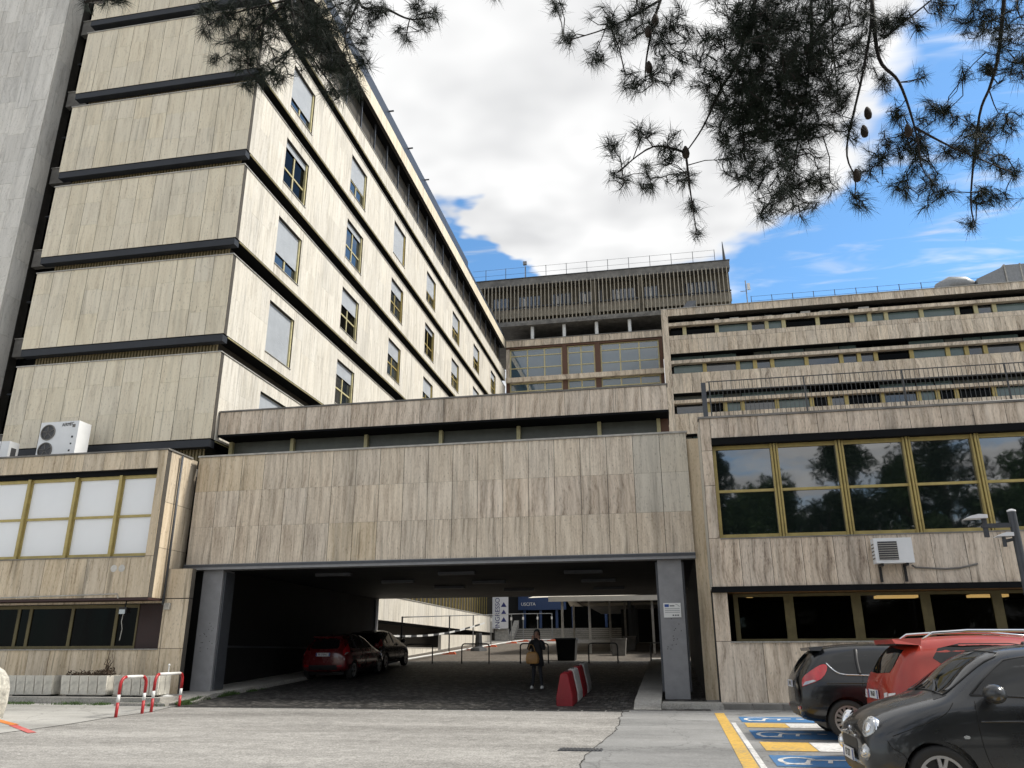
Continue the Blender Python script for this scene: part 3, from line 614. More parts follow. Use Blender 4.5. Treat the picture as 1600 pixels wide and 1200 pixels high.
# ceiling lamps in the passage
for (x, y) in ((-10.6, 24.6), (-9.4, 27.5), (-8.3, 30.4), (-6.6, 25.0), (-6.3, 28.4), (-5.9, 32.2), (-2.6, 25.4), (-2.4, 28.6), (-2.3, 32.2)):
    bx('ceiling_lamp', x - .6, x + .6, y - .09, y + .09, 3.80, 3.895, STEEL_DK, en)
# clerestory strip and upper parapet
for k, x in enumerate((-13.9, -11.73, -9.2, -6.72, -4.24, -1.75, .02)): bx('mullion', x - .055, x + .055, 23.14, 23.36, 7.21, 8.07, OLIVE_PALE, en)
cw_ = [-13.9, -11.73, -9.2, -6.72, -4.24, -1.75, .02]
for a, c in zip(cw_[:-1], cw_[1:]): bx('pane', a + .056, c - .056, 23.28, 23.30, 7.21, 8.07, GLASS_OLD, en)
bx('end_panel', .08, .32, 23.2, 23.3, 7.21, 8.07, BROWN, en)
YU = 22.5
clad(en, 'Y', YU, -14.02, .32, 8.14, 8.90, .74, lambda c: [], TRV_WAVY, gap=.012)
bx('parapet_cap', -14.05, .35, YU - .03, YU + .25, 8.90, 8.945, CONC, en)
bx('parapet_soffit', -14.0, .34, YU - .02, 23.9, 8.075, 8.135, DARKMETAL, en)
bx('upper_mass', -13.95, .25, 23.4, 36.5, 7.1, 8.6, MORTAR, en)
bx('side_wall', .74, 1.06, 21.6, 21.655, .30, 7.0, TRV_WARM, en)

# ------------------------------------------------------------------ left wing
YB = 20.2
lw = thing('left_wing', 'two storey travertine wing left of the passage with white blinds', 'building', (-20, 22, .4))
xr = -14.12; lx = -26.5
clad(lw, 'Y', YB, lx, xr, 2.92, 7.10, .70, lambda c: ([4.05] if c % 2 else [4.05, 6.57]), TRV_WARM, holes=[(lx, -14.38, 4.05, 6.57)], gap=.012)
clad(lw, 'X', xr, YB + .052, YM + .25, 2.92, 7.10, .62, lambda c: [4.3, 5.6], TRV_WARM, gap=.012)
MB().box(lx, xr + .03, YB - .03, YB + .3, 7.10, 7.145).box(xr - .25, xr + .03, YB + .3, YM - .04, 7.10, 7.145).build('coping', CONC, lw)
bx('roof', lx, xr - .22, YB + .22, 22.15, 6.7, 6.95, CONC, lw)
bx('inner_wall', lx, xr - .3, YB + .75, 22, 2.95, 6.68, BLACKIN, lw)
bx('window_head', lx, -14.38, YB + .10, YB + .6, 6.42, 6.568, DARKMETAL, lw)
ms = [-14.38, -15.60, -17.06, -18.68, -20.2, -21.7, -23.2, -24.7]
for a, c in zip(ms[1:], ms[:-1]):
    w_ = MB(); y0, y1 = YB + .16, YB + .26
    for (p, q, r_, s_) in ((a + .08, c - .08, 4.055, 4.15), (a + .08, c - .08, 6.32, 6.415), (a + .08, c - .08, 5.18, 5.25), (a, a + .08, 4.055, 6.415), (c - .08, c, 4.055, 6.415)): w_.box(p, q, y0, y1, r_, s_)
    wf = w_.build('window', OLIVE, lw)
    bx('blind', a + .075, c - .075, YB + .20, YB + .22, 4.145, 5.185, WHITEBLIND, wf); bx('blind', a + .075, c - .075, YB + .20, YB + .22, 5.245, 6.325, WHITEBLIND, wf)
    bx('mullion_fin', a - .045, a + .045, YB + .085, YB + .158, 4.055, 6.415, OLIVE, wf)
bx('sill', lx, -14.385, YB - .02, YB + .15, 4.02, 4.052, CONC, lw)
# ground floor set back
YLW = 20.9
lowh = [(lx, -14.07, 1.58, 2.80)]
clad(lw, 'Y', YLW, lx, -13.3, .37, 2.915, .71, lambda c: [1.58], TRV_WARM, holes=lowh, gap=.012)
clad(lw, 'Y', YLW, -14.115, -13.3, 2.93, 3.75, .82, lambda c: [], TRV_WARM, gap=.012)
bx('overhang_soffit', lx, xr - .002, YB + .03, YLW - .002, 2.86, 2.916, pm('dark_red_soffit', (.05, .022, .02), .6), lw)
bx('low_sill', lx, -14.06, YLW - .03, YLW + .2, 1.545, 1.578, PAVE, lw)
bx('dark_panel', -14.95, -14.08, YLW + .22, YLW + .26, 1.582, 2.79, pm('dark_red_panel', (.03, .012, .010), .6), lw)
lm_ = [-14.95, -15.65, -17.1, -18.5, -18.9, -20.4, -21.9]
for a, c in zip(lm_[1:], lm_[:-1]):
    w_ = MB(); y0, y1 = YLW + .2, YLW + .28
    for (p, q, r_, s_) in ((a + .05, c - .05, 1.582, 1.66), (a + .05, c - .05, 2.70, 2.79), (a, a + .05, 1.582, 2.79), (c - .05, c, 1.582, 2.79)): w_.box(p, q, y0, y1, r_, s_)
    wf = w_.build('low_window', OLIVE_DK, lw); bx('pane', a + .045, c - .045, YLW + .23, YLW + .25, 1.655, 2.705, GLASS_DK, wf)
bx('low_core', lx, -14.0, YLW + .45, 22.2, .3, 2.9, BLACKIN, lw)
# downpipe and junction box on the wing's corner
dp = MB(); dp.tube([(-14.05, 20.84, 2.75), (-14.05, 20.84, 7.05)], .035, 8); dp.build('downpipe', STEEL_DK, lw, smooth=True)
bx('junction_box', -13.99, -13.83, 20.80, 20.89, 2.62, 2.80, CONC_W, lw)
cb = MB(); cb.tube([(-26, 20.17, 2.98), (-20, 20.17, 2.95), (-15.05, 20.17, 3.02), (-15.0, 20.17, 2.9)], .018, 6); cb.build('cable', CONC_W, lw)
for x in (-15.3, -15.05): 
    d_ = MB(); d_.lathe([(.0, -.004), (.10, -.004), (.10, .0)], 16, (x, YB - .001, 3.72), axis='Y'); d_.build('patched_hole', pm('patch_plaster', (.58, .56, .52), .8) if 'patch_plaster' not in MATS else MATS['patch_plaster'], lw)

# ------------------------------------------------------------------ right wing
rw = thing('right_wing', 'two storey travertine wing right of the passage with mirrored windows', 'building', (10, 22, .33))
xl, rx = 1.05, 26.0
clad(rw, 'Y', YB, xl, 12.6, 2.93, 7.15, .7, lambda c: [4.09] if c > 0 else [4.09, 5.4, 6.3], TRV_WAVY, holes=[(1.32, 12.6, 4.09, 6.62)], gap=.012)
bx('far_wall', 12.6, rx, YB, YB + .2, 2.93, 7.15, TRV_WAVY, rw)
mbs = MB(); mbs.box(xl, xl + .05, YB + .052, 21.6, 2.93, 7.15); mbs.build('side_wall', TRV_PALE2, rw)
MB().box(xl - .03, rx, YB - .03, YB + .3, 7.15, 7.20).build('coping', CONC, rw)
bx('roof', xl + .06, rx, YB + .22, 30, 6.8, 7.05, CONC, rw)
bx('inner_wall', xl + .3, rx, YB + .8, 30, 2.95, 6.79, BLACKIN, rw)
bx('window_head', 1.32, 12.6, YB - .04, YB + .6, 6.44, 6.618, DARKMETAL, rw)
ms = [1.32, 2.84, 4.40, 5.96, 7.51, 9.07, 10.63, 12.2]
for k, (a, c) in enumerate(zip(ms[:-1], ms[1:])):
    w_ = MB(); y0, y1 = YB + .16, YB + .26
    for (p, q, r_, s_) in ((a + .09, c - .09, 4.092, 4.19), (a + .09, c - .09, 6.34, 6.438), (a + .09, c - .09, 5.235, 5.30), (a, a + .09, 4.092, 6.438), (c - .09, c, 4.092, 6.438)): w_.box(p, q, y0, y1, r_, s_)
    wf = w_.build('window', OLIVE, rw)
    for (z0, z1) in ((4.185, 5.24), (5.295, 6.345)):
        p = bx('pane', a + .085, c - .085, YB + .20, YB + .215, z0, z1, GLASS_TREE, wf)
    for q in (-.07, 0, .07): bx('mullion_fin', c + q - .022, c + q + .022, YB + .075 if q == 0 else YB + .105, YB + .158, 4.092, 6.438, OLIVE, wf)
bx('sill', 1.33, 12.6, YB - .02, YB + .15, 4.06, 4.089, CONC, rw)
clad(rw, 'Y', YB + .03, 1.03, 12.6, .335, 2.80, 1.05, lambda c: [1.68] if c else [1.68], TRV_WAVY, holes=[(1.38, 12.6, 1.68, 2.80)], gap=.012)
bx('overhang_trim', 1.02, rx, YB - .06, YB + .05, 2.80, 2.925, DARKMETAL, rw)
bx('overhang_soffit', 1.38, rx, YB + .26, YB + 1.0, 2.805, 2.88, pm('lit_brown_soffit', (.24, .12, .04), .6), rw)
bx('low_sill', 1.36, 12.6, YB - .01, YB + .6, 1.645, 1.678, PAVE, rw); bx('reveal', 1.24, 1.379, YB + .24, YB + .72, 1.68, 2.80, BLACKIN, rw)
lm_ = [1.55, 2.85, 4.4, 5.95, 7.5, 9.05, 10.6]
for k, (a, c) in enumerate(zip(lm_[:-1], lm_[1:])):
    w_ = MB(); y0, y1 = YB + .62, YB + .70
    for (p, q, r_, s_) in ((a + .11, c - .11, 1.682, 1.74), (a + .11, c - .11, 2.72, 2.79), (a, a + .11, 1.682, 2.79), (c - .11, c, 1.682, 2.79)): w_.box(p, q, y0, y1, r_, s_)
    wf = w_.build('low_window', OLIVE_DK, rw); bx('pane', a + .105, c - .105, YB + .65, YB + .66, 1.735, 2.725, GLASS_CLEAR, wf)
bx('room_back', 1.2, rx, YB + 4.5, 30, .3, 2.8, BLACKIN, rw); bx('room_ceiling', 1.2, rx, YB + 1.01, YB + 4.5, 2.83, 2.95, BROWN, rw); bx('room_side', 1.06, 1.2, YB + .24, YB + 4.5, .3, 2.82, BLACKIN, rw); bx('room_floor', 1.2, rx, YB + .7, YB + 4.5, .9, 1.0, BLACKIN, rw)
for (a, c, y, d) in ((1.95, 2.10, 21.6, .15), (5.3, 6.3, 22.6, .35), (7.6, 8.5, 22.8, .3)): bx('room_lamp', a, c, y, y + d, 2.76, 2.825, LAMPGLOW, rw)
# railing on the wing's roof
rl = thing('roof_railing', 'dark barred railing along the roof of the right wing', 'railing', (8, 21, 7.1))
YR = 21.0
for k in range(7): bx('post', 1.42 + k * 2.45, 1.455 + k * 2.45, YR - .018, YR + .018, 7.06, 8.42, RAIL, rl)
bx('corner_post', 1.22, 1.34, YR - .06, YR + .06, 7.06, 8.38, STEEL_DK, rl)
for z in (8.40, 8.14): bx('rail', 1.36, 20, YR - .012, YR + .012, z, z + .022, RAIL, rl)
for k in range(130): bx('bar', 1.55 + k * .113, 1.561 + k * .113, YR - .006, YR + .006, 7.1, 8.398, RAIL, rl)
for k in range(2): MB().tube([(1.3, YR - .45 + .12 * k, 7.24), (5, YR - .42, 7.27 - k * .02), (9, YR - .45, 7.29), (20, YR - .45, 7.27 + .02 * k)], .035, 6).build('cable_pipe', CONC_W, rl, smooth=True)
# ------------------------------------------------------------------ block closing the courtyard (bronze louvres on top)
ab = thing('louvred_block', 'tall block behind the courtyard with brown vertical louvres on top', 'building', (-4, 72, 2.4))
YA, ax0, ax1 = 70.0, -17.5, 7.6
bx('mass', -13.9, .9, YA + .9, YA + 12, 2.4, 30.2, BLACKIN, ab)
bx('upper_mass', ax0, ax1, YA + 1.2, YA + 12, 31.9, 36.9, WALL_OL, ab)
bx('parapet', ax0, ax1 + .05, YA + .15, YA + 1.1, 36.08, 36.86, CONC, ab); bx('parapet_cap', ax0, ax1 + .1, YA + .08, YA + 1.15, 36.862, 36.93, STEEL_DK, ab)
bx('slab_edge', ax0, ax1, YA - .1, YA + 12, 31.66, 31.9, CONC, ab)
bx('slab_lip', ax0, ax1, YA - .05, YA + .9, 31.902, 32.15, CONC, ab)
bx('loggia_back', -14, .9, YA + 4, YA + 4.2, 30.2, 31.65, BLACKIN, ab)
for k in range(12): bx('loggia_light', -12.5 + k * 1.15, -11.75 + k * 1.15, YA + 3.9, YA + 3.98, 30.82, 30.92, WHITEP, ab)
# wall behind the louvres, windows in it
wx = [(-15.5, -13.9), (-12.9, -10.6), (-9.6, -7.6), (-6.9, -4.6), (-3.6, -1.3), (-.5, .8), (3.4, 6.4)]
for a, c in wx:
    wf = bx('window', a, c, YA + 1.12, YA + 1.19, 33.85, 35.3, STEEL_DK, ab)
    n = 3; 
    for q in range(n): bx('pane', a + (c - a) * q / n + .05, a + (c - a) * (q + 1) / n - .05, YA + 1.08, YA + 1.118, 33.95, 35.2, GLASS, wf)
    bx('curtain', a + .5, a + .72, YA + 1.05, YA + 1.078, 33.95, 35.0, WHITEP, wf)
bx('mid_rail', ax0, ax1, YA + .25, YA + .40, 33.72, 33.84, STEEL_DK, ab)
bx('lower_panel', ax0, ax1, YA + .5, YA + .6, 32.75, 33.7, LOUVRE, ab)
lou = None
for k in range(66):
    x = ax0 + .15 + k * .379
    bx('louvre', x, x + .085, YA + .02, YA + .24, 32.2, 36.15, LOUVRE, ab)
for x in (-16.9, -5.5, -1.0): bx('pier', x, x + .5, YA + .25, YA + 1.1, 32.16, 36.0, WALL_OL, ab)
for x in (-11.46, -8.34, -5.2, -2.05):
    c_ = MB(); c_.lathe([(.17, 30.22), (.17, 31.655)], 16, (x, YA + .5, 0)); c_.build('column', WHITEP, ab, smooth=False)
clad(ab, 'Y', YA, -14.0, .9, 29.5, 30.16, .92, lambda c: [], TRV_FAR, gap=.02)
bx('band_cap', -14, .9, YA - .05, YA + .6, 30.162, 30.22, CONC, ab)
bx('ledge', -14.0, .9, YA - .15, YA + .5, 25.85, 26.32, TRV_FAR, ab)
bx('head', -14, .9, YA + .1, YA + .6, 29.32, 29.498, BROWN, ab)
def bigwin(a, c, z0, z1, cols, rows_):
    w_ = MB(); y0, y1 = YA + .30, YA + .42; us = [a + (c - a) * q / cols for q in range(cols + 1)]
    for u in us: w_.box(u - .06, u + .06, y0, y1, z0, z1)
    for z in (z0 + .05, *rows_, z1 - .05):
        for q in range(cols): w_.box(us[q] + .06, us[q + 1] - .06, y0 + .01, y1 - .01, z - .05, z + .05)
    wf = w_.build('window', OLIVE_PALE, ab)
    zs = [z0, *rows_, z1]
    for q in range(cols):
        for r_ in range(len(zs) - 1): bx('pane', us[q] + .055, us[q + 1] - .055, y0 + .05, y0 + .065, zs[r_] + .045, zs[r_ + 1] - .045, GLASS_BLUE, wf)
    return wf
for (a, c, n) in ((-13.6, -8.62, 3), (-8.02, -5.5, 2), (-4.86, .5, 3)):
    bigwin(a, c, 26.33, 29.31, n, (27.38, 28.62)); bigwin(a, c, 22.9, 25.84, n, (23.9, 25.05))
for (a, c) in ((-14.0, -13.68), (-8.55, -8.09), (-5.43, -4.93), (.57, .9)):
    bx('pier', a, c, YA + .12, YA + .6, 26.325, 29.315, BROWN if a > -13 else TRV_FAR, ab); bx('pier', a, c, YA + .12, YA + .6, 22.5, 25.845, BROWN, ab)
bx('lower_wall', -14, .9, YA, YA + .6, 7, 22.48, TRV_FAR, ab)
rg = thing('roof_guardrail', 'thin wire guardrail on the roof of the louvred block', 'railing', (-4, 70.3, 36.9))
for k in range(12): bx('post', -16.15 + k * 2.045, -16.10 + k * 2.045, YA + .3, YA + .35, 36.93, 38.2, RAIL, rg)
for z in (38.15, 37.5): bx('wire', ax0, 6.4, YA + .315, YA + .33, z, z + .02, RAIL, rg)
lr = thing('lightning_spike', 'tapered metal spike at the roof corner of the louvred block', 'spike', (7.2, 70.4, 36.93)); MB().bar((7.25, 70.4, 36.93), (7.2, 70.4, 39.0), .16, 6, .03).build('spike', RAIL, lr)
rv = thing('roof_floodlight', 'small floodlight on a thin pole above the louvred roof', 'lamp', (-12.1, 70.3, 36.93)); MB().bar((-12.1, 70.3, 36.93), (-12.1, 70.3, 38.4), .03).build('pole', GALV, rv); bx('lamp_head', -12.28, -11.92, 70.15, 70.4, 38.4, 38.75, GALV, rv)
# ------------------------------------------------------------------ long banded wing on the right, behind
bb = thing('banded_wing', 'long building with horizontal travertine bands behind the right wing', 'building', (20, 70, 2.4))
YW, bx0, bx1 = 65.0, .9, 42.0
bx('mass', bx0 + .3, bx1, YW + 1.6, YW + 14, 2.4, 29.6, BLACKIN, bb)
clad(bb, 'Y', YW, bx0 + .56, 36, 29.33, 29.98, .8, lambda c: [], TRV_FAR, gap=.018, back=1.7)
bx('left_pier', bx0, bx0 + .55, YW - .05, YW + 2, 2.4, 29.98, TRV_FAR, bb)
bx('roof_cap', bx0, bx1, YW - .06, YW + .5, 29.982, 30.03, COPING, bb)
wrnd = random.Random(4)
BANDS = [(25.79, 27.48), (22.2, 23.98), (18.62, 20.40), (15.0, 16.85)]
for k, (z0, z1) in enumerate(BANDS):
    clad(bb, 'Y', YW, bx0 + .56, 36, z0, z1, .8 if k < 2 else 1.1, (lambda c, z0=z0, z1=z1: [z1 - .42]) if k == 0 else (lambda c: []), TRV_FAR, gap=.018, back=1.7)
    lz0, lz1 = z1 + .92, z1 + 1.21
    bx('ledge', bx0 + .56, 36, YW + .05, YW + .9, lz0, lz1, TRV_FAR, bb)
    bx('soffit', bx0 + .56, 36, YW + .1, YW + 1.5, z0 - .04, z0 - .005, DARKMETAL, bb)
    # strip windows: pale gold fins between panes, above the band and above the ledge
    x = bx0 + .6; pat = [1.3, 2.75, 2.75, 1.4, 1.4, 2.75, 2.75, 1.4]; i = k % 3
    while x < 35:
        w_ = pat[i % len(pat)]; i += 1
        fn = bx('window_fin', x + w_ - .16, x + w_ + .16, YW + .45, YW + .75, z1 + .01, lz0 - .005, OLIVE_PALE if k == 0 else OLIVE, bb)
        gm = wrnd.choice([GLASS_TEAL, GLASS_TEAL, GLASS, GLASS_DK]) if not (k == 0 and x < 4) else GLASS_DK
        bx('pane', x + .17, x + w_ - .17, YW + .62, YW + .65, z1 + .005, z1 + .86, gm, bb)
        bx('blind_box', x + .17, x + w_ - .17, YW + .56, YW + .6, z1 + .86, z1 + .915, DARKMETAL, bb)
        bx('upper_pane', x + .05, x + w_ - .05, YW + .82, YW + .85, lz1 + .005, lz1 + .56, wrnd.choice([GLASS_TEAL, GLASS_OLD, GLASS_DK]) if k else GLASS_DK, bb)
        x += w_
    bx('strip_back', bx0 + .56, 36, YW + .95, YW + 1.5, z1 + .005, lz1 + .62, BLACKIN, bb)
# top-floor ledge reads as white shelves with boxes on it
brn = random.Random(8)
for q in range(12): bx('shelf_box', 2 + q * 1.5 + brn.uniform(0, .4), 2.5 + q * 1.5 + brn.uniform(.2, .7), YW + .3, YW + .6, 28.70, 28.70 + brn.uniform(.10, .26), CONC_W, bb)
rf = thing('roof_plant_room', 'grey metal ducts and plant on the roof at the right', 'ventilation duct', (26, 68, 30))
bx('roof_sheet', 8.5, 36, YW + 2.0, YW + 9, 30.0, 30.75, ROOFMETAL, rf)
bx('duct', 29.2, 36, YW + .9, YW + 3, 30.05, 32.0, GALV, rf)
for x in (29.2, 30.4, 32.6): bx('duct_flange', x - .05, x + .05, YW + .86, YW + 3.04, 30.02, 32.06, COPING, rf)
t_ = MB(); t_.add([(27, YW + 1, 30.05), (29.14, YW + .95, 30.05), (29.14, YW + .95, 31.9), (27, YW + 1, 31.0), (27, YW + 2.6, 30.05), (29.14, YW + 2.8, 30.05), (29.14, YW + 2.8, 31.9), (27, YW + 2.6, 31.0)], [(0, 1, 2, 3), (4, 7, 6, 5), (0, 3, 7, 4), (1, 5, 6, 2), (3, 2, 6, 7), (0, 4, 5, 1)]); t_.build('duct_reducer', GALV, rf)
e_ = MB(); e_.tube([(26.95, YW + 1.8, 30.55), (26.2, YW + 1.8, 31.0), (25.2, YW + 1.8, 31.05), (24.4, YW + 1.8, 30.7), (24.2, YW + 1.8, 30.05)], [.5, .62, .66, .6, .55], 14); e_.build('duct_elbow', GALV, rf, smooth=True)
bx('cowl_cover', 20.8, 22.8, YW + 1.5, YW + 2.6, 30.04, 30.6, CONC_W, rf)
rg2 = thing('roof_fence', 'thin wire fence along the roof of the banded wing', 'railing', (18, 66, 30))
for k in range(16): bx('post', 8.8 + k * 1.75, 8.85 + k * 1.75, YW + 1.6, YW + 1.65, 30.04, 31.35, RAIL, rg2)
for z in (31.3, 30.85): bx('wire', 8.8, 36, YW + 1.615, YW + 1.635, z, z + .018, RAIL, rg2)
dsh = thing('satellite_dish', 'small grey dish tilted on the roof corner of the banded wing', 'dish', (3.2, 65.6, 30.03)); MB().add([(2.7, 65.4, 30.1), (3.5, 65.2, 30.1), (4.0, 65.6, 30.9), (3.3, 65.8, 31.0), (3.1, 66.2, 30.1), (3.9, 66.1, 30.2)], [(0, 1, 2, 3), (0, 3, 4), (1, 5, 2), (2, 5, 4, 3), (0, 4, 5, 1)]).build('panel', STEEL_DK, dsh)
ant = thing('antenna_mast', 'thin mast with small panel antennas beside the louvred block', 'antenna', (8.4, 66, 30.03)); MB().bar((8.4, 66, 30.0), (8.4, 66, 32.6), .05).bar((7.9, 66, 31.6), (8.4, 66, 31.6), .03).build('mast', GALV, ant); bx('panel_antenna', 8.5, 8.75, 65.9, 66.05, 31.7, 32.3, WHITEP, ant)

# ------------------------------------------------------------------ courtyard seen through the passage
cy = thing('courtyard_ramp_wall', 'sunlit travertine parapet band along the left of the courtyard', 'wall', (-13.8, 50, 1))
clad(cy, 'X', -13.6, 36.95, 63.2, 2.95, 4.12, .8, lambda c: [], TRV_SIDE, gap=.014, back=.3)
bx('parapet_cap', -13.9, -13.57, 36.95, 63.2, 4.122, 4.17, COPING, cy)
bx('recess_wall', -15.2, -15.0, 37, 66, .5, 2.94, BLACKIN, cy); bx('recess_roof', -15.2, -13.7, 37, 63.2, 2.90, 2.945, DARKMETAL, cy)
bx('low_wall', -13.8, -13.6, 37.0, 47.5, .9, 1.72, TRV_SIDE, cy); bx('low_wall_cap', -13.82, -13.58, 37.0, 47.5, 1.722, 1.76, COPING, cy)
for y in (40.6, 42.9): 
    d_ = bx('door', -14.98, -14.94, y, y + 1.1, 1.2, 2.6, WHITEP, cy); bx('door_pane', -14.938, -14.93, y + .25, y + .85, 1.5, 2.45, GLASS_OLD, d_)
MB().add([(-13.62, 48.2, 1.66), (-13.62, 62, 2.35), (-13.62, 62, 2.75), (-13.62, 50.2, 2.55), (-13.62, 48.2, 2.5), (-13.8, 48.2, 1.66), (-13.8, 62, 2.35), (-13.8, 62, 2.75), (-13.8, 50.2, 2.55), (-13.8, 48.2, 2.5)], [(0, 1, 2, 3, 4), (9, 8, 7, 6, 5), (0, 4, 9, 5), (4, 3, 8, 9), (3, 2, 7, 8), (2, 1, 6, 7), (0, 5, 6, 1)]).build('buttress_wall', TRV_SIDE, cy)
# glazed ground floor of the tower behind the band
gz = thing('curtain_wall', 'row of tall narrow windows with bronze fins behind the courtyard band', 'window wall', (-14.6, 50, 4.1))
bx('back', -15.4, -15.2, 37, 66, 3.0, 7.9, BLACKIN, gz)
for k in range(34): bx('fin', -14.9, -14.6, 38 + k * .82, 38.07 + k * .82, 4.1, 7.9, OLIVE, gz); bx('pane', -14.92, -14.88, 38.075 + k * .82, 38.815 + k * .82, 4.1, 7.9, GLASS_TEAL if k % 4 else GLASS_OLD, gz)
# entrance stairs and glazed front at the end
es = thing('entrance_stairs', 'broad stone stairs up to the hospital entrance behind the courtyard', 'stairs', (-6, 63.4, 2.4))
for k in range(6): bx('step', -12.0, 3.0, 63.4 + k * .34, 67.5, 2.41 + k * .155 + (.001 if k else 0), 2.41 + (k + 1) * .155, PAVE, es)
for k in range(6): bx('tread_edge', -12.0, 3.0, 63.38 + k * .34, 63.399 + k * .34, 2.53 + k * .155, 2.56 + k * .155, BLACKIN, es)
MB().prism([(63.2, 2.41), (63.2, 2.75), (65.4, 3.95), (65.4, 2.41)], 'X', -12.4, -12.02).build('side_wall', CONC_W, es)
bx('planter_wall', -13.5, -12.42, 63.0, 63.4, 2.4, 3.25, CONC_W, es)
ef = thing('entrance_facade', 'dark blue glazed hospital entrance front at the top of the stairs', 'entrance', (-5, 67.6, 3.3))
BLUE = pm('entrance_blue', (.02, .05, .14), .4, var=.1)
bx('wall', -14, 5, 67.6, 68, 3.0, 9, BLACKIN, ef)
for k in range(8): bx('blue_frame', -12.0 + k * 1.35, -11.8 + k * 1.35, 67.4, 67.59, 3.35, 6.2, BLUE, ef)
for k in range(7): bx('door_pane', -11.79 + k * 1.35, -10.66 + k * 1.35, 67.5, 67.55, 3.35, 6.1, GLASS_DK, ef)
us = bx('fascia_sign', -12.4, -8.4, 67.2, 67.38, 4.85, 6.9, BLUE, ef)
text_mesh('lettering', 'USCITA', .36, WHITEP, us, (-11.55, 67.19, 5.3), (R(90), 0, 0))
# INGRESSO banner
ig = thing('entrance_banner', 'tall white banner sign reading INGRESSO with three blue arrowheads', 'sign', (-13, 62.6, 3.2))
BSIGN = pm('banner_white', (.70, .71, .74), .5, var=.04, scale=1)
NAVY = pm('navy_print', (.02, .03, .16), .5, var=.05); 
b_ = bx('panel', -13.6, -12.35, 62.6, 62.68, 3.26, 5.85, BSIGN, ig)
text_mesh('lettering', 'INGRESSO', .50, NAVY, b_, (-13.18, 62.59, 4.42), (R(90), R(-90), 0))
for k in range(3):
    z = 3.75 + k * .56; MB().add([(-12.92, 62.588, z), (-12.48, 62.588, z), (-12.70, 62.588, z + .36), (-12.92, 62.598, z), (-12.48, 62.598, z), (-12.70, 62.598, z + .36)], [(0, 1, 2), (5, 4, 3), (0, 3, 4, 1), (1, 4, 5, 2), (2, 5, 3, 0)]).build('arrowhead', NAVY, b_)
# white canopy on slender posts in the courtyard
cp = thing('courtyard_canopy', 'white sail canopy on slender posts before the entrance stairs', 'canopy', (-2, 50, 1.8))
CANV = pm('canvas_cream', (.66, .62, .54), .7, var=.08, scale=2)
cz0 = 4.28
vs = []
for i in range(9):
    u = i / 8
    for j in range(5):
        v = j / 4; vs.append((-7.4 + u * 9.4 + (v * 2.0 if i == 0 else 0), 43 + v * 9, cz0 + (.0 if i else -.05) + .55 * math.sin(v * math.pi) - .10 * math.sin(u * math.pi * 2) * .3))
fs = [(i * 5 + j, (i + 1) * 5 + j, (i + 1) * 5 + j + 1, i * 5 + j + 1) for i in range(8) for j in range(4)]
MB().add(vs, fs).build('canvas', CANV, cp, smooth=True, fixn=False)
bx('valance', -6.3, 2, 42.95, 42.99, cz0 - .26, cz0 + .0, CANV, cp)
for (x, y) in ((-5.6, 43.2), (-4.2, 43.6), (-3.3, 46), (-2.6, 48.5), (-.9, 43.3), (-5.9, 51)): bx('post', x - .06, x + .06, y - .06, y + .06, zg(y), cz0 - .02, COPING, cp)
# temporary fence with feet, tape
tf = thing('temporary_fence', 'temporary metal fence panels zigzagging across the courtyard', 'fence', (-9, 42, 1.2))
fp = [(-12.0, 35.9), (-11.7, 43), (-11.5, 47.6), (-11.3, 51.6), (-11.05, 57.2), (-10.7, 60), (-9.7, 60.5), (-8.7, 61)]
ORFOOT = pm('orange_foot', (.50, .09, .03), .6)
for i, (x, y) in enumerate(fp):
    bx('post', x - .03, x + .03, y - .03, y + .03, zg(y), zg(y) + 2.0, GALV if i > 1 else RAIL, tf)
    if i < len(fp) - 1: MB().bar((x, y, zg(y) + 1.97), (fp[i + 1][0], fp[i + 1][1], zg(fp[i + 1][1]) + 1.97), .025).build('top_rail', GALV, tf); MB().bar((x, y, zg(y) + .12), (fp[i + 1][0], fp[i + 1][1], zg(fp[i + 1][1]) + .12), .035).build('bottom_rail', WHITEP, tf)
    if i > 0:
        ft = MB(); ft.add([(x - .4, y - .12, zg(y)), (x + .4, y - .12, zg(y)), (x + .4, y + .12, zg(y)), (x - .4, y + .12, zg(y)), (x - .3, y - .08, zg(y) + .13), (x + .3, y - .08, zg(y) + .13), (x + .3, y + .08, zg(y) + .13), (x - .3, y + .08, zg(y) + .13)], [(0, 3, 2, 1), (4, 5, 6, 7), (0, 1, 5, 4), (1, 2, 6, 5), (2, 3, 7, 6), (3, 0, 4, 7)]); ft.build('foot', ORFOOT, tf)
    if i > 2: bx('lamp', x - .06, x + .06, y - .1, y - .04, zg(y) + 1.55, zg(y) + 1.75, WHITEP, tf)
tp = thing('barrier_tape', 'black and white barrier tape stretched across the courtyard', 'tape', (-11.5, 38.5, 2)); a, c = Vector((-13.4, 38.0, 2.2)), Vector((-9.9, 43.6, 2.95))
for k in range(18):
    p, q = a.lerp(c, k / 18), a.lerp(c, (k + 1) / 18); s1 = .25 * math.sin(math.pi * k / 18); s2 = .25 * math.sin(math.pi * (k + 1) / 18)
    MB().add([(p.x, p.y, p.z - s1), (q.x, q.y, q.z - s2), (q.x, q.y, q.z - s2 + .09), (p.x, p.y, p.z - s1 + .09), (p.x, p.y + .004, p.z - s1), (q.x, q.y + .004, q.z - s2), (q.x, q.y + .004, q.z - s2 + .09), (p.x, p.y + .004, p.z - s1 + .09)], [(0, 1, 2, 3), (7, 6, 5, 4), (0, 4, 5, 1), (3, 2, 6, 7)]).build('stripe', WHITEP if k % 2 else RAIL, tp)
